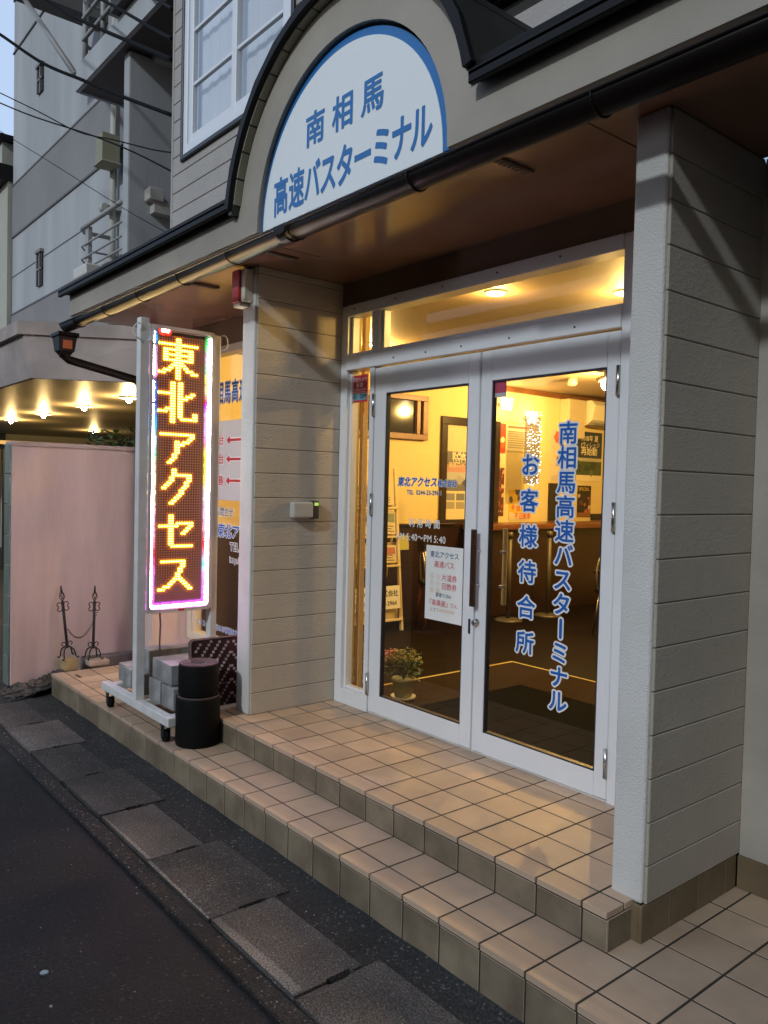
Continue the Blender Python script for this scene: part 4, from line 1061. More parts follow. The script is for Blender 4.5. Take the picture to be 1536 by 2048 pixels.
# stickers
ST = empty('camera_sticker', (-2.385, 1.117, 2.06), 'red security camera sticker with blue logo strip in the narrow side pane', 'sticker')
mb = MB(); mb.box(-2.465, -2.305, 1.1145, 1.1165, 2.062, 2.232, 0); mb.box(-2.462, -2.308, 1.1135, 1.1145, 2.075, 2.118, 1); obj('film', mb, [mat('sticker_red', (.50, .035, .05), .4), mat('sticker_teal', (.16, .33, .38), .4)], ST)
mb = MB(); y = 1.1130
mb.bold('防犯カメラ', (-2.385, y+.001, 2.193), X1, Z1, .029, 0, w=.01, align='CENTER'); mb.bold('設 置', (-2.385, y+.001, 2.160), X1, Z1, .028, 0, w=.02, align='CENTER')
mb.text('特別警備区域 24時間', (-2.385, y+.001, 2.136), X1, Z1, .0135, 0, align='CENTER'); mb.text('Security Camera in Operation', (-2.385, y+.001, 2.124), X1, Z1, .010, 0, align='CENTER')
mb.bold('SE', (-2.456, y, 2.084), X1, Z1, .040, 1, w=.03); mb.bold('C', (-2.404, y, 2.084), X1, Z1, .040, 2, w=.02); mb.bold('OM', (-2.376, y, 2.084), X1, Z1, .040, 1, w=.03, sx=.98)
obj('print', mb, [LETW, mat('sticker_navy', (.01, .02, .08), .4), mat('sticker_cyan', (.20, .40, .46), .4)], ST)
ST2 = empty('door_sticker', (-1.175, 1.097, 2.0), 'faded pink and white sticker in the top corner of the right door pane', 'sticker')
mb = MB(); mb.box(-1.215, -1.140, 1.0965, 1.0985, 2.03, 2.090, 0); mb.box(-1.215, -1.140, 1.0965, 1.0985, 2.008, 2.03, 1); obj('film', mb, [mat('sticker_pink', (.42, .05, .10), .5), mat('sticker_white', (.45, .43, .45), .5)], ST2)
# notice on the left door
NP = empty('notice_poster', (-1.555, 1.096, .79), 'white paper notice with blue and red lettering taped to the left door', 'notice')
mb = MB(); mb.box(-1.705, -1.407, 1.0945, 1.0965, .795, 1.212, 0); obj('paper', mb, PAPER, NP)
mb = MB(); y = 1.0935; c = -1.556
mb.bold('東北アクセス', (c, y, 1.150), X1, Z1, .0385, 0, w=.012, align='CENTER'); mb.bold('高速バス', (c, y, 1.095), X1, Z1, .0405, 1, w=.014, align='CENTER')
mb.bold('片道券', (-1.572, y, 1.025), X1, Z1, .0395, 1, w=.012); mb.bold('回数券', (-1.572, y, .977), X1, Z1, .0395, 1, w=.012)
for k, ch in enumerate('仙台線'): mb.bold(ch, (-1.620, y, 1.030-.040*k), X1, Z1, .035, 2, w=.008)
for k, ch in enumerate('福島線'): mb.bold(ch, (-1.670, y, 1.030-.040*k), X1, Z1, .035, 2, w=.008)
mb.bold('駅寄り20m', (c, y, .930), X1, Z1, .026, 3, w=.008, align='CENTER'); mb.bold('『高美屋』', (-1.688, y, .880), X1, Z1, .038, 1, w=.012); mb.bold('さん', (-1.503, y, .882), X1, Z1, .030, 1, w=.008)
mb.bold('にて', (-1.660, y, .845), X1, Z1, .024, 3, w=.006)
for k in range(6): mb.box(-1.608+.024*k, -1.588+.024*k, y-.0003, y, .847, .865, 2)
obj('print', mb, [mat('print_blue', (.03, .10, .26), .5), LETPINK, mat('print_faded', (.72, .62, .52), .6), mat('print_navy', (.05, .09, .2), .5)], NP)

# ================================================================== interior things
WARM = (1.0, .60, .17)
# posters on the west wall (face +x)
def poster(label, y0, y1, z0, z1, bg, items, frame=None, X=-4.648, name='poster'):
    rt = empty(name, (X, (y0+y1)/2, z0), label, 'poster', 'posters on the waiting room wall')
    th = .004; mb = MB(); mats = [mat('pbg_%d' % len(MATS), bg, .55, var=.06, vs=12)]
    mb.box(X, X+th, y0, y1, z0, z1, 0); obj('sheet', mb, mats, rt)
    mb = MB(); ms = []; pal = {}
    def mi(c):
        if c not in pal: pal[c] = len(ms); ms.append(mat('ink_%d_%d_%d' % tuple(int(255*q) for q in c), c, .55))
        return pal[c]
    n = 0
    for it in items:
        n += 1; lf = X+th+.0006+.0003*n
        if it[0] == 'r':
            _, u0, u1, v0, v1, c = it; mb.box(X+th, lf, y0+(y1-y0)*u0, y0+(y1-y0)*u1, z0+(z1-z0)*v0, z0+(z1-z0)*v1, mi(c))
        elif it[0] == 'b':                                  # blob: irregular printed shape
            _, u, v, r, c = it; k = 10
            pts = [(y0+(y1-y0)*u + r*random.uniform(.6, 1.2)*math.cos(2*math.pi*i/k), z0+(z1-z0)*v + r*random.uniform(.6, 1.2)*math.sin(2*math.pi*i/k)) for i in range(k)]
            mb.bm.faces.new([mb.bm.verts.new((lf, min(max(a, y0), y1), min(max(b, z0), z1))) for a, b in pts]).material_index = mi(c)
        else:
            _, s, u, v, em, c = it; mb.bold(s, (lf, y0+(y1-y0)*u, z0+(z1-z0)*v), Y1, Z1, em, mi(c), w=.015, lift=0)
    if items: obj('print', mb, ms, rt, recalc=False)
    if frame:
        mb = MB(); fw_ = frame[1]
        for a, b, c_, d in ((y0-fw_, y1+fw_, z1, z1+fw_), (y0-fw_, y1+fw_, z0-fw_, z0), (y0-fw_, y0, z0, z1), (y1, y1+fw_, z0, z1)): mb.box(X, X+.03, a, b, c_, d, 0, .003)
        obj('frame', mb, frame[0], rt)
    return rt
CR, DK, GY_ = (.70, .62, .42), (.03, .035, .05), (.20, .21, .24)
FR = mat('poster_frame', (.025, .016, .012), .3)
blobs = lambda n, cols, v0, v1, r: [('b', random.random(), random.uniform(v0, v1), random.uniform(r*.5, r), random.choice(cols)) for _ in range(n)]
poster('grey robot test field poster in a black frame behind the left door', 4.05, 4.80, 1.19, 2.22, (.55, .45, .27),
       [('r', -.02, 1.0, .10, .72, (.12, .12, .14)), ('r', -.02, 1, .50, .58, (.42, .22, .20)), ('r', -.02, 1, .42, .50, (.36, .36, .38))] + blobs(10, [(.06, .07, .08), (.3, .3, .32), (.2, .14, .12)], .36, .44, .06) +
       [('t', 'FUKUSHIMA', .12, .675, .085, (.62, .56, .40)), ('t', 'ROBOT', .12, .635, .10, (.70, .66, .5)), ('t', 'TEST FIELD', .12, .60, .075, (.62, .56, .40)), ('t', '福島ロボットテストフィールド', .05, .555, .062, (.6, .5, .34)), ('r', -.02, 1, .0, .30, (.62, .54, .34))] +
       [('r', .02+.2*i, .19+.2*i, .20-.09*j, .275-.09*j, random.choice([(.2, .2, .22), (.3, .27, .22), (.14, .16, .18)])) for i in range(5) for j in range(2)], (FR, .085))
poster('red poster between the door stile and the timetable sheet', 4.83, 5.00, 1.81, 2.29, (.42, .04, .02), [('r', 0, 1, 0, .28, (.62, .5, .3)), ('r', .1, .5, .05, .2, (.5, .16, .08))] + blobs(3, [(.6, .1, .03), (.65, .5, .3)], .3, .9, .05))
poster('cream timetable sheet with thin printed lines beside the red poster', 5.01, 5.50, 1.98, 2.29, CR, [('r', .05, .95, .86, .94, (.5, .14, .1))] + [('r', .06, random.uniform(.6, .95), .12+.085*k, .15+.085*k, (.30, .27, .22)) for k in range(8)])
poster('dark film style poster crowded with faces below the red poster', 4.83, 4.995, 1.22, 1.78, (.10, .03, .02), blobs(30, [(.45, .28, .12), (.2, .07, .03), (.5, .36, .2), (.3, .05, .04)], .2, .98, .028) + [('t', 'ライトキューブ', .02, .08, .03, (.6, .5, .4))])
poster('yellow warning poster with red lettering about fraud', 5.09, 5.47, 1.175, 1.53, (.66, .43, .05), blobs(6, [(.1, .1, .11), (.5, .3, .06), (.62, .5, .3)], .45, .95, .06) + [('t', 'やめ！', .08, .30, .085, (.5, .06, .02)), ('r', 0, 1, 0, .24, (.62, .52, .34)), ('t', '不正', .22, .04, .085, (.55, .03, .02)), ('t', '乗車', .62, .04, .075, (.5, .03, .02))])
poster('pale calendar with a red fruit picture left of the tall lettering', 5.82, 6.28, 1.64, 2.29, (.64, .52, .38), [('r', .04, .96, .02, .12, (.5, .45, .36)), ('b', .25, .85, .07, (.5, .12, .08)), ('b', .4, .75, .05, (.55, .3, .2)), ('r', .25, .36, .3, .48, (.25, .12, .06))])
poster('dark blue poster announcing summer 2018 above a green landscape', 6.33, 6.86, 1.66, 2.29, (.025, .04, .06), [('r', 0, 1, .0, .12, CR), ('r', 0, 1, .12, .40, (.055, .08, .035)), ('r', 0, 1, .40, .47, (.40, .38, .28))] + blobs(9, [(.10, .13, .05), (.03, .05, .02)], .16, .38, .06) +
       [('t', '2018年 夏', .16, .82, .085, (.66, .60, .44)), ('t', 'Jヴィレッジ', .16, .69, .075, (.62, .56, .4)), ('t', '再始動', .16, .54, .115, (.72, .66, .48))])
poster('black concert poster with glowing yellow title under the blue one', 6.38, 6.66, 1.20, 1.60, (.02, .016, .014), blobs(8, [(.4, .12, .04), (.5, .4, .25), (.12, .06, .04)], .15, .75, .04) + [('t', 'SPECIAL', .05, .84, .06, (.6, .42, .08)), ('r', 0, 1, 0, .14, (.22, .10, .04))])
poster('narrow cream leaflets pinned at the right edge of the wall', 6.90, 7.10, 1.5, 2.29, CR, [('r', .1, .9, .1+.22*k, .14+.22*k, (.25, .22, .18)) for k in range(4)])
mb = MB()
mb.box(-4.648, -4.63, 5.80, 5.97, 1.16, 1.62, 0); mb.box(-4.648, -4.63, 6.67, 7.2, 1.16, 1.24, 0)
tag(obj('dark_board', mb, mat('dark_board', (.02, .018, .016), .5)), 'dark board strip behind the posters above the counter', 'board')
# air conditioner
AC = empty('air_conditioner', (-4.5, 6.75, 2.35), 'white wall air conditioner high on the back of the waiting room', 'air conditioner')
mb = MB(); mb.prism([(-4.648, 2.36), (-4.648, 2.66), (-4.44, 2.66), (-4.38, 2.60), (-4.42, 2.42), (-4.50, 2.36)], 'xz', 6.33, 7.15); obj('casing', mb, mat('ac_cream', (.72, .66, .50), .4), AC)
mb = MB(); mb.box(-4.52, -4.43, 6.36, 7.12, 2.352, 2.385, 0, .004); obj('louvre', mb, mat('ac_grey', (.16, .15, .13), .5), AC)
mb = MB(); mb.box(-4.425, -4.42, 6.60, 6.64, 2.41, 2.425, 0); obj('indicator', mb, mat('ac_led', (.1, .3, 1), .3, es=3, ec=(.1, .35, 1)), AC)
mb = MB(); mb.box(-4.648, -4.50, 5.97, 6.30, 2.18, 2.66, 0, .01); tag(obj('duct_cover', mb, mat('duct_cream', (.55, .46, .28), .6)), 'square cream duct cover on the wall beside the air conditioner', 'duct')
# lamps standing in for chandelier reflections in the glass: three tulip shades each
def reflection_lamp(y, z, label, pw):
    rt = empty('reflection_lamp', (-4.64, y, z-.05), label, 'lamp', 'white three-shade lamps standing in for reflections in the glass')
    mb = MB(); mb.box(-4.648, -4.61, y-.06, y+.06, z-.02, z+.02, 0, .006); obj('bracket', mb, STEEL, rt)
    for k in (-1, 0, 1):
        mb = MB(); mb.lathe([(.016, 0), (.020, .03), (.030, .10), (.034, .13), (.030, .132)], (-4.57, y+.055*k, z-.06), 12); obj('lamp_shade', mb, mat('lamp_glow', (1, .92, .75), .4, es=4, ec=(1, .90, .68)), rt)
    lamp('lamp_light', (-4.46, y, z+.02), pw, WARM, .08, rt)
    return rt
reflection_lamp(4.92, 2.50, 'bright three-shade lamp standing in for a reflection at the edge of the right door pane', 9)
reflection_lamp(5.36, 2.375, 'bright three-shade lamp standing in for a reflection above the timetable sheet', 9)
# spot on the ceiling
SP = empty('spot_lamp', (-3.12, 4.74, 2.5), 'glowing ceiling spot bulb near the top of the right door pane', 'lamp')
mb = MB(); mb.tube([(-3.12, 4.74, 2.72), (-3.12, 4.74, 2.66)], .02, 10); mb.tube([(-3.16, 4.66, 2.63), (-3.13, 4.72, 2.66)], .024, 10); obj('holder', mb, mat('lamp_grey', (.2, .18, .16), .5), SP)
mb = MB(); g = bmesh.ops.create_uvsphere(mb.bm, u_segments=16, v_segments=10, radius=.052)
for v in g['verts']: v.co = Vector((v.co.x*.9-3.12, v.co.y*.9+4.74, v.co.z*1.25+2.60))
for f in mb.bm.faces: f.smooth = True
obj('bulb', mb, mat('bulb_glow', (1, .85, .55), .4, es=14, ec=(1, .80, .45)), SP)
lamp('lamp_light', (-3.12, 4.74, 2.50), 170, WARM, .03, SP)
mb = MB(); mb.lathe([(.035, -.08), (.06, -.06), (.06, 0)], (-3.68, 4.93, 2.72), 16); tag(obj('smoke_detector', mb, mat('detector', (.35, .3, .22), .5)), 'small dark round detector on the waiting room ceiling', 'detector')
def downlight(x, y, label, pw):
    rt = empty('downlight', (x, y, 2.70), label, 'lamp', 'round downlights seen through the transom')
    mb = MB(); mb.lathe([(.052, -.012), (.066, -.010), (.066, 0)], (x, y, 2.72), 20); obj('rim', mb, LETW, rt)
    mb = MB(); mb.lathe([(.050, -.016), (.050, -.0125)], (x, y, 2.72), 20); obj('lens', mb, mat('down_glow', (1, .9, .6), .4, es=16, ec=(1, .88, .58)), rt)
    lamp('lamp_light', (x, y, 2.64), pw, WARM, .05, rt)
downlight(-1.70, 1.60, 'round ceiling downlight glowing in the middle of the transom pane', 16)
downlight(-1.16, 2.13, 'round ceiling downlight glowing beside the right porch wall', 16)
downlight(-3.60, 2.20, 'added round ceiling downlight above the leaflet rack, unseen behind the transom bar', 60)  # fill lamp added out of view to brighten the room
downlight(-1.50, 4.50, 'added round ceiling downlight deep in the waiting room, unseen behind the right porch wall', 170)  # second added fill lamp, also kept out of view
# counter
CT = empty('counter', (-4.35, 5.5, .139), 'long brown wooden counter along the waiting room wall', 'counter')
mb = MB(); mb.box(-4.62, -4.22, 4.28, 7.3, 1.08, 1.15, 0, .02, 3); obj('counter_top', mb, COUNTER, CT)
mb = MB(); mb.box(-4.62, -4.30, 4.36, 7.3, .139, 1.08, 0, .004); obj('front_panel', mb, WAINS, CT)
# belt posts
def belt_post(x, y, label):
    rt = empty('belt_post', (x, y, .139), label, 'belt post', 'steel belt posts in front of the counter')
    mb = MB(); mb.lathe([(.15, 0), (.15, .012), (.12, .026), (.03, .032)], (x, y, .139), 28); obj('base', mb, STEELD, rt)
    mb = MB(); mb.tube([(x, y, .16), (x, y, 1.02)], .024, 14); mb.tube([(x, y, 1.02), (x, y, 1.08)], .032, 14); obj('pole', mb, STEELD, rt)
    return rt
belt_post(-4.02, 4.42, 'steel belt post behind the left edge of the right door pane'); belt_post(-4.0, 5.05, 'steel belt post standing behind the hanging lettering column')
# made-up curtain of tiny lights in place of a sparkling reflection in the glass
LC = empty('reflection_curtain', (-4.3, 4.9, 1.5), 'made-up strip of tiny lights standing in for a reflection in front of the timetable sheet', 'made-up lights')
bm2 = MB()
for k in range(9):
    y = 4.98 + .028*k; bm2.tube([(-4.30, y, 2.40), (-4.30, y, 1.62+random.uniform(-.08, .1))], .0015, 4)
mb = MB(); mb.box(-4.325, -4.322, 4.96, 5.22, 1.60, 2.36, 0); obj('veil', mb, mat_film('grey_veil', (.10, .095, .09), .55), LC)
obj('string', bm2, mat('string_grey', (.25, .25, .26), .5), LC)
bm2 = MB()
for k in range(190):
    y = 4.98 + .028*random.randrange(9)+random.uniform(-.012, .012); z = random.uniform(1.58, 2.42)
    g = bmesh.ops.create_icosphere(bm2.bm, subdivisions=1, radius=random.uniform(.0022, .0048))
    for v in g['verts']: v.co += Vector((-4.298+random.uniform(-.01, .01), y, z))
obj('glint_light', bm2, mat('glint_light', (1, 1, 1), .4, es=3.0, ec=(.95, .95, 1)), LC)

# bentwood chairs
def chair(x, y, rz, label, wood=True):
    rt = empty('chair', (x, y, .139), label, 'chair', 'chairs in the waiting room')
    M = Matrix.Translation((x, y, .139)) @ Matrix.Rotation(R(rz), 4, 'Z'); T = lambda p: M @ Vector(p)
    mb = MB(); mb.cbox((0, 0, .44), (.40, .40, .05), 0, .02, 3, M); obj('seat', mb, mat('seat_black', (.012, .011, .010), .5), rt)
    LM = mat('chair_wood', (.16, .060, .022), .4, var=.2) if wood else STEEL
    for sx in (-1, 1):
        for sy in (-1, 1):
            mb = MB(); mb.tube([T((sx*.16, sy*.16, .42)), T((sx*.20, sy*.20, 0))], [.019, .013] if wood else [.009, .008], 8); obj('leg', mb, LM, rt)
    mb = MB()
    for rr, hh in ((.19, .42), (.13, .33)):
        mb.tube([T((rr*math.cos(R(180*k/16)), .18+.03*math.sin(R(180*k/16)), .45+hh*math.sin(R(180*k/16))**.7)) for k in range(17)], .010, 8)
    obj('back_hoop', mb, STEEL, rt)
    mb = MB(); mb.cbox((0, .205, .82), (.30, .025, .12), 0, .01, 2, M); obj('backrest', mb, mat('seat_black', (0, 0, 0)), rt)
    return rt
chair(-4.15, 3.55, 150, 'wooden legged chair with hooped back beside the leaflet rack')
chair(-2.75, 4.60, 60, 'thin legged metal chair at the right edge of the right door pane', False)
# indoor plant on the far right
def leafy(name, c, r, h, n, label, m, cat='plant', pot=None, petals=0, leaf=.03, stems=7):
    rt = empty(name, c, label, cat)
    mb = MB()
    for k in range(stems):
        a = 2*math.pi*k/stems; mb.tube([(c[0], c[1], c[2]), (c[0]+.4*r*math.cos(a), c[1]+.4*r*math.sin(a), c[2]+.5*h), (c[0]+.8*r*math.cos(a), c[1]+.8*r*math.sin(a), c[2]+h*random.uniform(.7, 1))], [.004, .003, .0015], 5)
    obj('stem', mb, mat('stem_green', (.07, .08, .03), .6), rt)
    mb = MB()
    for k in range(n):
        u = random.uniform(0, 2*math.pi); q = r*math.sqrt(random.random()); z = h*(random.uniform(.15, 1)) * (1-.35*(q/r)**2)
        p = Vector((c[0]+q*math.cos(u), c[1]+q*math.sin(u), c[2]+z)); L_ = leaf*random.uniform(.6, 1.3); W_ = L_*.38
        q_ = Matrix.Rotation(random.uniform(0, 6.3), 3, 'Z') @ Matrix.Rotation(random.uniform(-1.2, .7), 3, 'Y')
        pts = [p + q_ @ Vector(v) for v in ((0, 0, 0), (L_*.35, -W_, .1*L_), (L_*.75, -W_*.7, .06*L_), (L_, 0, -.1*L_), (L_*.75, W_*.7, .06*L_), (L_*.35, W_, .1*L_))]
        mid = p + q_ @ Vector((L_*.5, 0, -.06*L_))
        vs = [mb.bm.verts.new(t) for t in pts]; vm = mb.bm.verts.new(mid)
        for i in range(6): mb.bm.faces.new((vs[i], vs[(i+1) % 6], vm)).smooth = True
    obj('foliage', mb, m, rt, recalc=False)
    if petals:
        mb = MB()
        for k in range(petals):
            u = random.uniform(0, 2*math.pi); q = r*math.sqrt(random.random()); z = h*random.uniform(.6, 1.05)*(1-.3*(q/r)**2)
            for j in range(5):
                pp = Vector((c[0]+q*math.cos(u), c[1]+q*math.sin(u), c[2]+z)) + Vector([random.uniform(-.008, .008) for _ in range(3)])
                q_ = Matrix.Rotation(random.uniform(0, 6.3), 3, 'Z') @ Matrix.Rotation(random.uniform(-1, 1), 3, 'X')
                mb.bm.faces.new([mb.bm.verts.new(pp + q_ @ Vector(v)) for v in ((0, 0, 0), (.008, -.006, .002), (.013, 0, .003), (.008, .006, .002))])
        obj('blossom', mb, petals_m, rt, recalc=False)
    if pot:
        mb = MB(); pr, ph = pot; mb.lathe([(pr*.72, 0), (pr*.95, ph*.9), (pr, ph*.9), (pr, ph), (pr*.9, ph), (pr*.88, ph*.92)], (c[0], c[1], .165), 26); obj('pot', mb, POTG, rt)
        mb = MB(); mb.lathe([(pr*.85, 0), (pr*1.05, .024), (pr*1.0, .024), (pr*.8, .008)], (c[0], c[1], .145), 26); obj('saucer', mb, LETW, rt)
    return rt
petals_m = LEAFY
fp = leafy('flower_pot', (-2.285, 1.455, .275), .12, .205, 190, 'potted begonia with pale and pink blossom in a green pot behind the left door', LEAF, 'flower pot', (.080, .12), 150, .033)
mb = MB()
for k in range(26):
    p0 = Vector((-2.36+random.uniform(-.035, .045), 1.40+random.uniform(-.04, .05), .42+random.uniform(-.04, .04)))
    for j in range(6):
        q_ = Matrix.Rotation(random.uniform(0, 6.3), 3, 'Z') @ Matrix.Rotation(random.uniform(-1, 1), 3, 'X'); pp = p0+Vector([random.uniform(-.009, .009) for _ in range(3)])
        mb.bm.faces.new([mb.bm.verts.new(pp + q_ @ Vector(v)) for v in ((0, 0, 0), (.009, -.007, .002), (.015, 0, .003), (.009, .007, .002))])
obj('pink_blossom', mb, PETAL, fp, recalc=False)
petals_m = LEAFY
leafy('potted_plant', (-2.80, 1.52, .30), .10, .20, 90, 'dark leafy potted plant behind the narrow side pane', LEAF, 'plant', (.075, .14), 0, .04)
leafy('potted_plant', (-2.95, 5.0, .75), .14, .38, 90, 'green indoor plant at the right edge of the right door pane', LEAF, 'plant', None, 0, .09)
mb = MB(); mb.box(-3.2, -2.7, 4.75, 5.25, .71, .745, 0, .006); mb.box(-3.16, -3.12, 4.79, 4.83, .139, .71, 0); mb.box(-2.78, -2.74, 4.79, 4.83, .139, .71, 0); mb.box(-2.78, -2.74, 5.17, 5.21, .139, .71, 0); mb.box(-3.16, -3.12, 5.17, 5.21, .139, .71, 0)
tag(obj('low_table', mb, WAINS), 'dark low table carrying the indoor plant', 'table')
mb = MB(); mb.box(-2.09, .6, 1.25, 2.385, .1435, .152, 0, .004); tag(obj('entrance_mat', mb, DMAT), 'dark entrance mat on the floor just inside the doors', 'mat')
# leaflet rack
RK = empty('leaflet_rack', (-4.3, 2.8, .139), 'cream leaflet rack with brochures and a company sign board near its foot', 'rack')
RM = mat('rack_cream', (.66, .55, .30), .5)
def rackM(): return Matrix.Translation((-4.20, 0, .139)) @ Matrix.Rotation(R(-6), 4, 'Y')
MR = rackM(); y0, y1 = 2.34, 3.09
for y in (y0, y1):
    mb = MB(); mb.box(-.015, .015, y-.015, y+.015, 0, 1.58, 0, .003, 1, MR); obj('leg', mb, RM, RK)
    mb = MB(); mb.tube([MR @ Vector((0, y, 1.2)), (-4.56, y, .139)], .012, 8); obj('leg', mb, RM, RK)
mb = MB()
for z in (.10, .62, .90, 1.18): mb.box(-.03, .03, y0, y1, z, z+.02, 0, .002, 1, MR); mb.box(-.06, -.045, y0, y1, z, z+.24, 0, 0, 1, MR)
obj('shelf', mb, RM, RK)
mb = MB(); mb.box(.018, .022, y0+.02, y1-.02, .22, .44, 0, 0, 1, MR)
for s, z, em in (('東北アクセス株式会社', .345, .066), ('お問合せ先 0244-23-2964', .255, .057)):
    o = MR @ Vector((.024, y0+.05, z)); yd = (MR.to_3x3() @ Vector((0, 0, 1)))
    mb.bold(s, o, Y1, yd, em, 1, w=.01)
obj('sign_board', mb, [PAPER, LETK], RK, recalc=False)
mb = MB(); o = MR @ Vector((.024, y0-.02, 1.34)); mb.box(.016, .020, y0+.16, y0+.42, 1.44, 1.58, 0, 0, 1, MR); mb.bold('情報', (MR @ Vector((.023, y0+.20, 1.475))), Y1, MR.to_3x3() @ Vector((0, 0, 1)), .085, 1, w=.02); obj('header_card', mb, [INWALL, LETK], RK, recalc=False)
cols = [(.62, .5, .3), (.5, .2, .1), (.3, .32, .3), (.66, .55, .25), (.45, .16, .12), (.2, .25, .2)]
for k, (ya, yb) in enumerate(((2.36, 2.53), (2.55, 2.72), (2.74, 2.90), (2.92, 3.07))):
    for q, z in enumerate((.64, .92, 1.20)):
        mb = MB(); tl = random.uniform(-4, 4); Mq = MR @ Matrix.Translation((0, (ya+yb)/2, z)) @ Matrix.Rotation(R(tl), 4, 'X')
        hw = (yb-ya)/2-.01; hh = random.uniform(.18, .25)
        mb.box(-.02, .004, -hw, hw, .02, hh, 0, 0, 1, Mq); mb.box(.004, .0055, -hw*.8, hw*.8, hh*.55, hh*.9, 1, 0, 1, Mq)
        for i in range(3): mb.box(.004, .0052, -hw*.8, hw*random.uniform(.2, .8), .04+.025*i, .05+.025*i, 2, 0, 1, Mq)
        c = cols[(k*3+q) % 6]; obj('leaflet', mb, [mat('leaf_%d' % ((k*3+q) % 6), (.62, .54, .34), .6), mat('leafp_%d' % ((k+q*2) % 6), c, .6), mat('leaf_ink', (.2, .16, .12), .6)], RK)
mb = MB(); mb.box(-.001, .002, y1+.0, y1+.14, .78, .92, 0, 0, 1, MR); obj('note', mb, mat('note_green', (.42, .42, .10), .6), RK)

# ================================================================== NEIGHBOUR
NB = empty('apartment_building', (-13, 3, 0), 'tall pale apartment building with grey bands, balconies and a lit canopy', 'building')
mb = MB(); mb.box(-17.75, -8.5, 3.0, 9, 2.6, 15, 0); obj('wall', mb, NEIGH, NB)
mb = MB()
for z0, z1 in ((6.89, 8.03), (2.9, 5.17)): mb.box(-17.76, -8.66, 2.985, 3.0, z0, z1, 0)
obj('grey_band', mb, NEIGHG, NB)
mb = MB()
for z in (5.17, 6.89, 8.03, 10.95, 12.1): mb.box(-17.765, -8.66, 2.975, 3.0, z-.018, z+.018, 0)
mb.box(-17.765, -8.66, 2.992, 3.0, 6.0, 6.02, 0)
obj('joint', mb, mat('joint_dark', (.12, .12, .125), .9), NB)
mb = MB(); mb.box(-8.68, -8.5, 2.0, 3.0, 2.9, 7.0, 0, .02, 2); mb.box(-8.66, -8.5, 3.0, 9, 2.9, 7.0, 0); obj('fin_wall', mb, NEIGH, NB)
# balconies
mb = MB(); mb.box(-10.1, -5.8, 1.88, 3.0, 7.03, 7.25, 0); mb.box(-10.12, -5.8, 1.86, 1.92, 7.0, 7.36, 1, .01); mb.box(-10.12, -10.06, 1.92, 3.0, 7.0, 7.36, 1)
obj('balcony', mb, [mat('balcony_under', (.10, .09, .09), .8), NEIGH], NB)
mb = MB(); mb.box(-12.4, -12.0, 1.2, 2.99, 9.2, 9.85, 0); obj('projecting_beam', mb, mat('beam_grey', (.12, .115, .11), .8, var=.1), NB)
mb = MB(); mb.box(-8.5, -5.4, 1.75, 3.0, 7.36, 7.62, 0); obj('eave', mb, mat('eave_dark', (.035, .03, .03), .7), NB)
mb = MB(); mb.box(-8.4, -5.4, 2.0, 6, 7.62, 10.5, 0); obj('cream_wall', mb, mat('cream_wall', (.50, .46, .32), .8, var=.06), NB)
mb = MB(); mb.tube([(-8.6, 1.75, 8.35), (-5.4, 1.78, 8.05)], .13, 10); obj('green_pipe', mb, mat('green_pipe', (.16, .20, .17), .5), NB)
mb = MB()
for x in (-10.0, -9.3): mb.tube([(x, 1.95, 7.3), (x, 1.95, 8.3)], .04, 8)
for z in (7.7, 8.0, 8.3): mb.tube([(-8.6, 1.92, z), (-10.0, 1.92, z), (-10.15, 2.05, z), (-10.15, 2.9, z)], .028, 8)
obj('railing', mb, RAIL, NB)
mb = MB()
for z, r in ((5.46, .035), (5.18, .016), (4.98, .016), (4.80, .016), (4.55, .016), (4.35, .016)):
    mb.tube([(-8.6, 2.35, z), (-11.25, 2.35, z), (-11.42, 2.45, z), (-11.42, 2.95, z)], r, 8)
mb.box(-11.12, -10.98, 2.36, 2.42, 4.2, 5.44, 0); mb.box(-9.1, -9.0, 2.36, 2.42, 4.2, 5.44, 0)
obj('railing', mb, RAIL, NB)
mb = MB(); mb.tube([(-11.42, 2.90, 3), (-11.42, 2.90, 9.0)], .055, 12)
for z in (4.9, 5.9, 7.3 - .45): mb.box(-11.66, -11.3, 2.78, 3.0, z, z+.05, 0); mb.tube([(-11.42, 2.74, z), (-11.3, 2.74, z)], .07, 8)
obj('drain_pipe', mb, PIPE, NB)
mb = MB(); loft(mb, [(-11.30, 2.76, .05, .05, 6.50), (-11.30, 2.76, .20, .16, 6.56), (-11.30, 2.76, .15, .14, 6.60), (-11.30, 2.76, .15, .14, 7.02)]); obj('pipe_hood', mb, mat('hood_olive', (.26, .25, .17), .6), NB)
for x, z, hh in ((-15.60, 5.78, .66), (-15.68, 9.62, .5)):
    mb = MB(); mb.box(x-.14, x+.14, 2.96, 3.01, z-hh/2, z+hh/2, 0); w_ = obj('window', mb, DKGLASS, NB)
    mb = MB(); mb.box(x-.19, x+.17, 2.92, 3.0, z+hh/2, z+hh/2+.06, 0); mb.box(x-.17, x-.13, 2.94, 3.0, z-hh/2, z+hh/2, 0); mb.box(x+.03, x+.06, 2.94, 3.0, z-hh/2, z+hh/2, 0); mb.box(x-.13, x+.14, 2.94, 3.0, z-.02, z+.02, 0); obj('frame', mb, NEIGHG, w_)
for z in (7.05, 5.10):
    mb = MB(); mb.box(-8.5, -8.36, 2.30, 3.6, z-.10, z+.06, 0); mb.box(-8.5, -8.33, 2.22, 2.42, z+.04, z+.20, 0, .01); obj('vent_box', mb, mat('vent_grey', (.40, .39, .37), .7), NB)
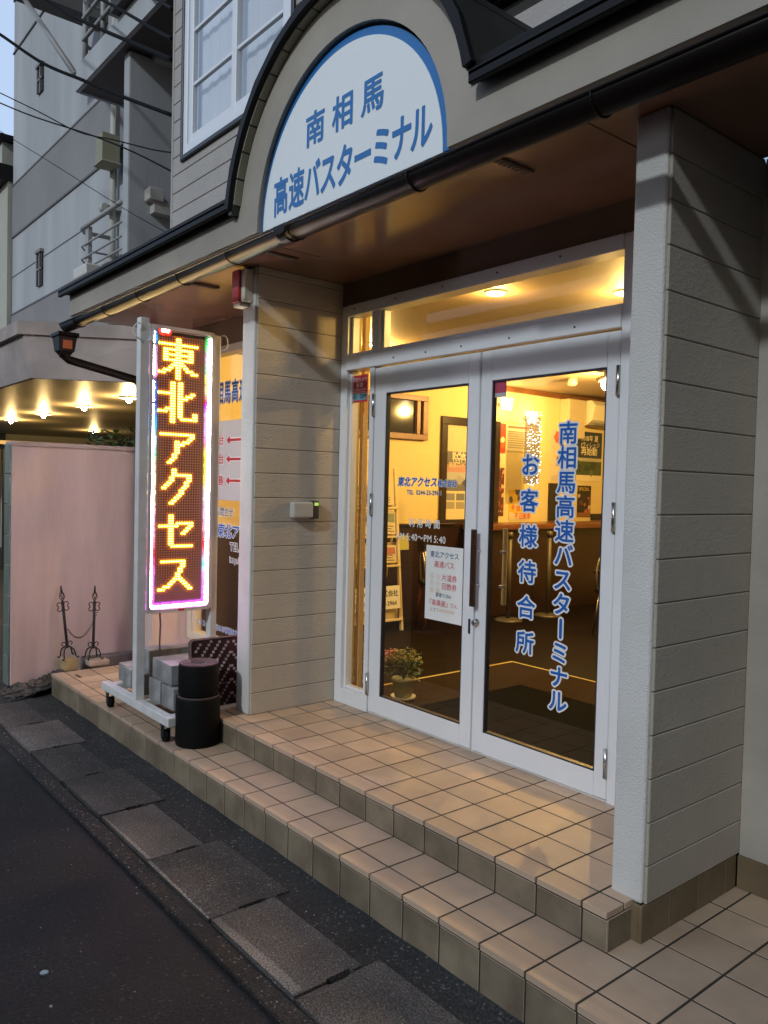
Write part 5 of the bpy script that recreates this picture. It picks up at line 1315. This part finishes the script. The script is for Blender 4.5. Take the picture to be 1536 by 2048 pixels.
# canopy
mb = MB()
A0 = [(-20, .36), (-6.573, .313), (-6.0, 1.30), (-5.9, 3.0), (-5.9, 3.05), (-20, 3.05)]
A1 = [(-20, .30), (-6.70, .27), (-6.05, 1.30), (-5.9, 3.0), (-5.9, 3.05), (-20, 3.05)]
for (P, z0, Q, z1) in ((A0, 2.5, A1, 2.93), ([(x, y-.05) for x, y in A1], 2.93, [(x, y-.05) for x, y in A1], 3.06)):
    a = [mb.bm.verts.new((x, y, z0)) for x, y in P]; b = [mb.bm.verts.new((x, y, z1)) for x, y in Q]
    for i in range(6): j = (i+1) % 6; mb.bm.faces.new((a[i], a[j], b[j], b[i]))
    mb.bm.faces.new(a[::-1]); mb.bm.faces.new(b)
cn = obj('canopy', mb, NEIGHC, NB)
mb = MB(); mb.box(-20, -6.0, 3.05, 6.2, 2.5, 2.6, 0); a = [mb.bm.verts.new((x, y+.03, 2.497)) for x, y in A0]; mb.bm.faces.new(a[::-1]); obj('soffit', mb, NSOFF, cn)
def canlight(x, y, k):
    mb = MB(); mb.lathe([(.11, -.02), (.12, 0)], (x, y, 2.497), 18); cl = obj('ceiling_light', mb, LETW, cn)
    mb = MB(); g = bmesh.ops.create_uvsphere(mb.bm, u_segments=12, v_segments=8, radius=.036)
    for v in g['verts']: v.co += Vector((x, y, 2.462))
    obj('bulb', mb, mat('canopy_bulb', (1, .85, .5), .4, es=45, ec=(1, .80, .42)), cl)
    lamp('lamp_light', (x, y, 2.37), k*.95, (1, .66, .26), .05, cn)
for x, y, k in ((-12.676, 1.698, 38), (-10.861, 1.686, 38), (-9.026, 1.66, 40), (-7.439, 1.633, 42), (-14.444, 3.705, 30)): canlight(x, y, k)
mb = MB(); mb.box(-20, -5.9, 6.2, 6.4, -.2, 3.0, 0); obj('dark_wall', mb, mat('dark_wall', (.05, .045, .04), .8), NB)
mb = MB(); mb.tube([(-9.647, 2.0, 4.12), (-9.647, 2.0, 4.35)], .05, 8); loft(mb, [(-9.65, 2.0, .17, .13, 4.27), (-9.65, 2.0, .26, .2, 4.33), (-9.65, 2.0, .27, .21, 4.44), (-9.65, 2.0, .25, .2, 4.46)])
obj('flood_light', mb, mat('flood_white', (.55, .54, .5), .5), NB)
# slatted screen under the canopy
FN = empty('slat_fence', (-13.6, 3, -.1), 'dark slatted fence with pale posts under the lit canopy', 'fence')
mb = MB()
for k in range(40): mb.box(-13.55, -13.50, 1.0+.13*k, 1.10+.13*k, -.1, 2.02, 0)
obj('slat', mb, mat('fence_dark', (.03, .026, .022), .7), FN)
for k in range(6):
    mb = MB(); mb.box(-13.5, -13.42, 1.2+.70*k, 1.27+.70*k, -.1, 2.10, 0, .004); obj('post', mb, mat('fence_post', (.34, .27, .18), .6), FN)
mb = MB(); mb.box(-13.52, -13.40, .9, 6.2, 2.10, 2.17, 0, .004); obj('top_rail', mb, mat('fence_post', (0, 0, 0)), FN)
# house beyond
HB = empty('cream_house', (-20, 3, -.2), 'cream house with a dark eave beyond the apartment building at the left edge', 'house')
mb = MB(); mb.box(-24, -17.80, 2.9, 8, -.2, 8.2, 0); mb.box(-24, -18.1, 2.85, 8, 8.2, 9.1, 0); obj('wall', mb, mat('cream_house', (.42, .42, .36), .85, var=.06), HB)
mb = MB(); mb.box(-24, -17.77, 2.7, 8, 8.15, 8.5, 0); mb.box(-24, -18.0, 2.75, 8, 9.1, 9.25, 0); obj('eave', mb, BLACKM, HB)
# shrubs over the wall
leafy('shrub', (-5.54, .70, 1.50), .16, .54, 150, 'sparse young shrub with upright shoots above the pink wall', LEAF, 'shrub', None, 0, .07, 9)
leafy('shrub', (-5.56, .98, 1.50), .20, .56, 260, 'bushier shrub above the pink wall next to the sign post', LEAF, 'shrub', None, 0, .06, 9)
mb = MB(); mb.box(-5.9, -5.36, .2, 2.2, -.1, 1.5, 0); tag(obj('planter_box', mb, DIRT), 'soil bed raised behind the pink wall under the shrubs', 'planter')

# low shop houses on the other side of the street (seen in the glass)
def street_house(x0, x1, h, c, label):
    rt = empty('street_house', ((x0+x1)/2, -8.6, -.2), label, 'house', 'low houses across the street')
    mb = MB(); mb.box(x0, x1, -14, -8.2, -.2, h, 0); obj('wall', mb, mat('house_%d' % int(c[0]*1000), c, .85, var=.1), rt)
    mb = MB(); mb.box(x0-.05, x1+.05, -14.2, -7.9, h, h+.14, 0, .02); obj('roof', mb, ROOFM, rt)
    n = int((x1-x0)/2.6)
    for k in range(n):
        xx = x0 + (k+.5)*(x1-x0)/n; mb = MB(); mb.box(xx-.7, xx+.7, -8.22, -8.18, .8, 2.3, 0); w_ = obj('window', mb, DKGLASS, rt)
        mb = MB(); mb.box(xx-.76, xx+.76, -8.2, -8.14, .72, .80, 0); mb.box(xx-.76, xx+.76, -8.2, -8.14, 2.3, 2.38, 0); mb.box(xx-.03, xx+.03, -8.2, -8.14, .8, 2.3, 0); obj('frame', mb, RAIL, w_)
street_house(-34, -13.2, 4.0, (.16, .15, .14), 'long low grey house across the street, far end')
street_house(-13, -1.2, 3.8, (.20, .17, .13), 'low brown shop house across the street, opposite the sign')
street_house(-1, 12, 4.0, (.14, .14, .145), 'low dark house across the street, opposite the doors')
street_house(12.2, 34, 3.8, (.18, .16, .14), 'low house across the street, beyond the right edge')

# ================================================================== overhead cables
def cable(pts, r, label, nm='power_cable'):
    P = [Vector(p) for p in pts]; out = []
    for i in range(len(P)-1):
        p0, p1, p2, p3 = P[max(i-1, 0)], P[i], P[i+1], P[min(i+2, len(P)-1)]
        for k in range(8):
            t = k/8; out.append(.5*((2*p1)+(p2-p0)*t+(2*p0-5*p1+4*p2-p3)*t*t+(3*p1-p0-3*p2+p3)*t**3))
    out.append(P[-1]); mb = MB(); mb.tube(out, r, 6)
    return tag(obj(nm, mb, CABLE), label, 'cable', 'overhead cables at the upper left')
CABS = {
    'A': [(-11.17, -0.52, 8.48), (-8.73, 0.31, 6.79), (-8.35, 0.44, 6.55), (-7.56, 0.67, 6.01), (-6.77, 0.84, 5.59), (-6.02, 0.94, 5.2), (-4.97, 1.0, 4.68)],
    'B': [(-11.07, 0.45, 9.27), (-8.66, 0.84, 7.38), (-8.23, 0.91, 7.07), (-7.79, 0.98, 6.76), (-7.01, 1.04, 6.3), (-5.97, 1.06, 5.71), (-4.99, 1.0, 5.16)],
    'C': [(-11.05, 1.55, 9.32), (-8.53, 1.44, 7.54), (-7.82, 1.41, 7.08), (-7.11, 1.35, 6.64), (-5.7, 1.14, 5.76), (-5.0, 1.0, 5.34)],
    'D': [(-10.84, 2.88, 9.47), (-8.4, 2.12, 7.75), (-6.7, 1.59, 6.66), (-5.0, 1.0, 5.59)],
    'E': [(-11.36, -0.44, 7.66), (-8.81, 0.34, 6.14), (-8.42, 0.46, 5.93), (-7.69, 0.66, 5.54), (-6.91, 0.84, 5.12), (-6.14, 0.94, 4.82), (-5.42, 1.0, 4.53), (-4.96, 1.0, 4.36)],
    'F': [(-11.34, -0.46, 7.47), (-8.77, 0.33, 6.0), (-8.38, 0.45, 5.8), (-7.74, 0.63, 5.49), (-6.89, 0.81, 5.12), (-6.39, 0.89, 4.9), (-5.69, 0.96, 4.57), (-4.96, 1.0, 4.2)],
    'G': [(-10.96, -0.56, 7.47), (-8.6, 0.29, 5.68), (-8.24, 0.42, 5.43), (-7.3, 0.69, 4.88), (-5.86, 0.94, 4.09), (-4.94, 1.0, 3.65)],
}
CLAB = {'A': ('thick black cable crossing in front of the balcony, the lowest of the thick ones', 0.017), 'B': ('thick black cable running from the top edge past the grey beam to the wall corner', 0.019), 'C': ('thick black cable highest but one at the top edge of the photo', 0.017), 'D': ('short black cable end at the top edge beside the upper window', 0.016), 'E': ('thin twisted cable, upper of the thin pair crossing the grey band', 0.006), 'F': ('thin twisted cable, lower of the thin pair crossing the grey band', 0.0075), 'G': ('thinnest cable, lowest of all, crossing the white facade', 0.0035)}
for k_, pts_ in CABS.items(): cable(pts_, CLAB[k_][1], CLAB[k_][0])
mb = MB(); mb.tube([(-12.2, 1.70, 9.2), (-10.12, 1.86, 7.25)], .04, 8); obj('stay_rod', mb, RAIL, NB)
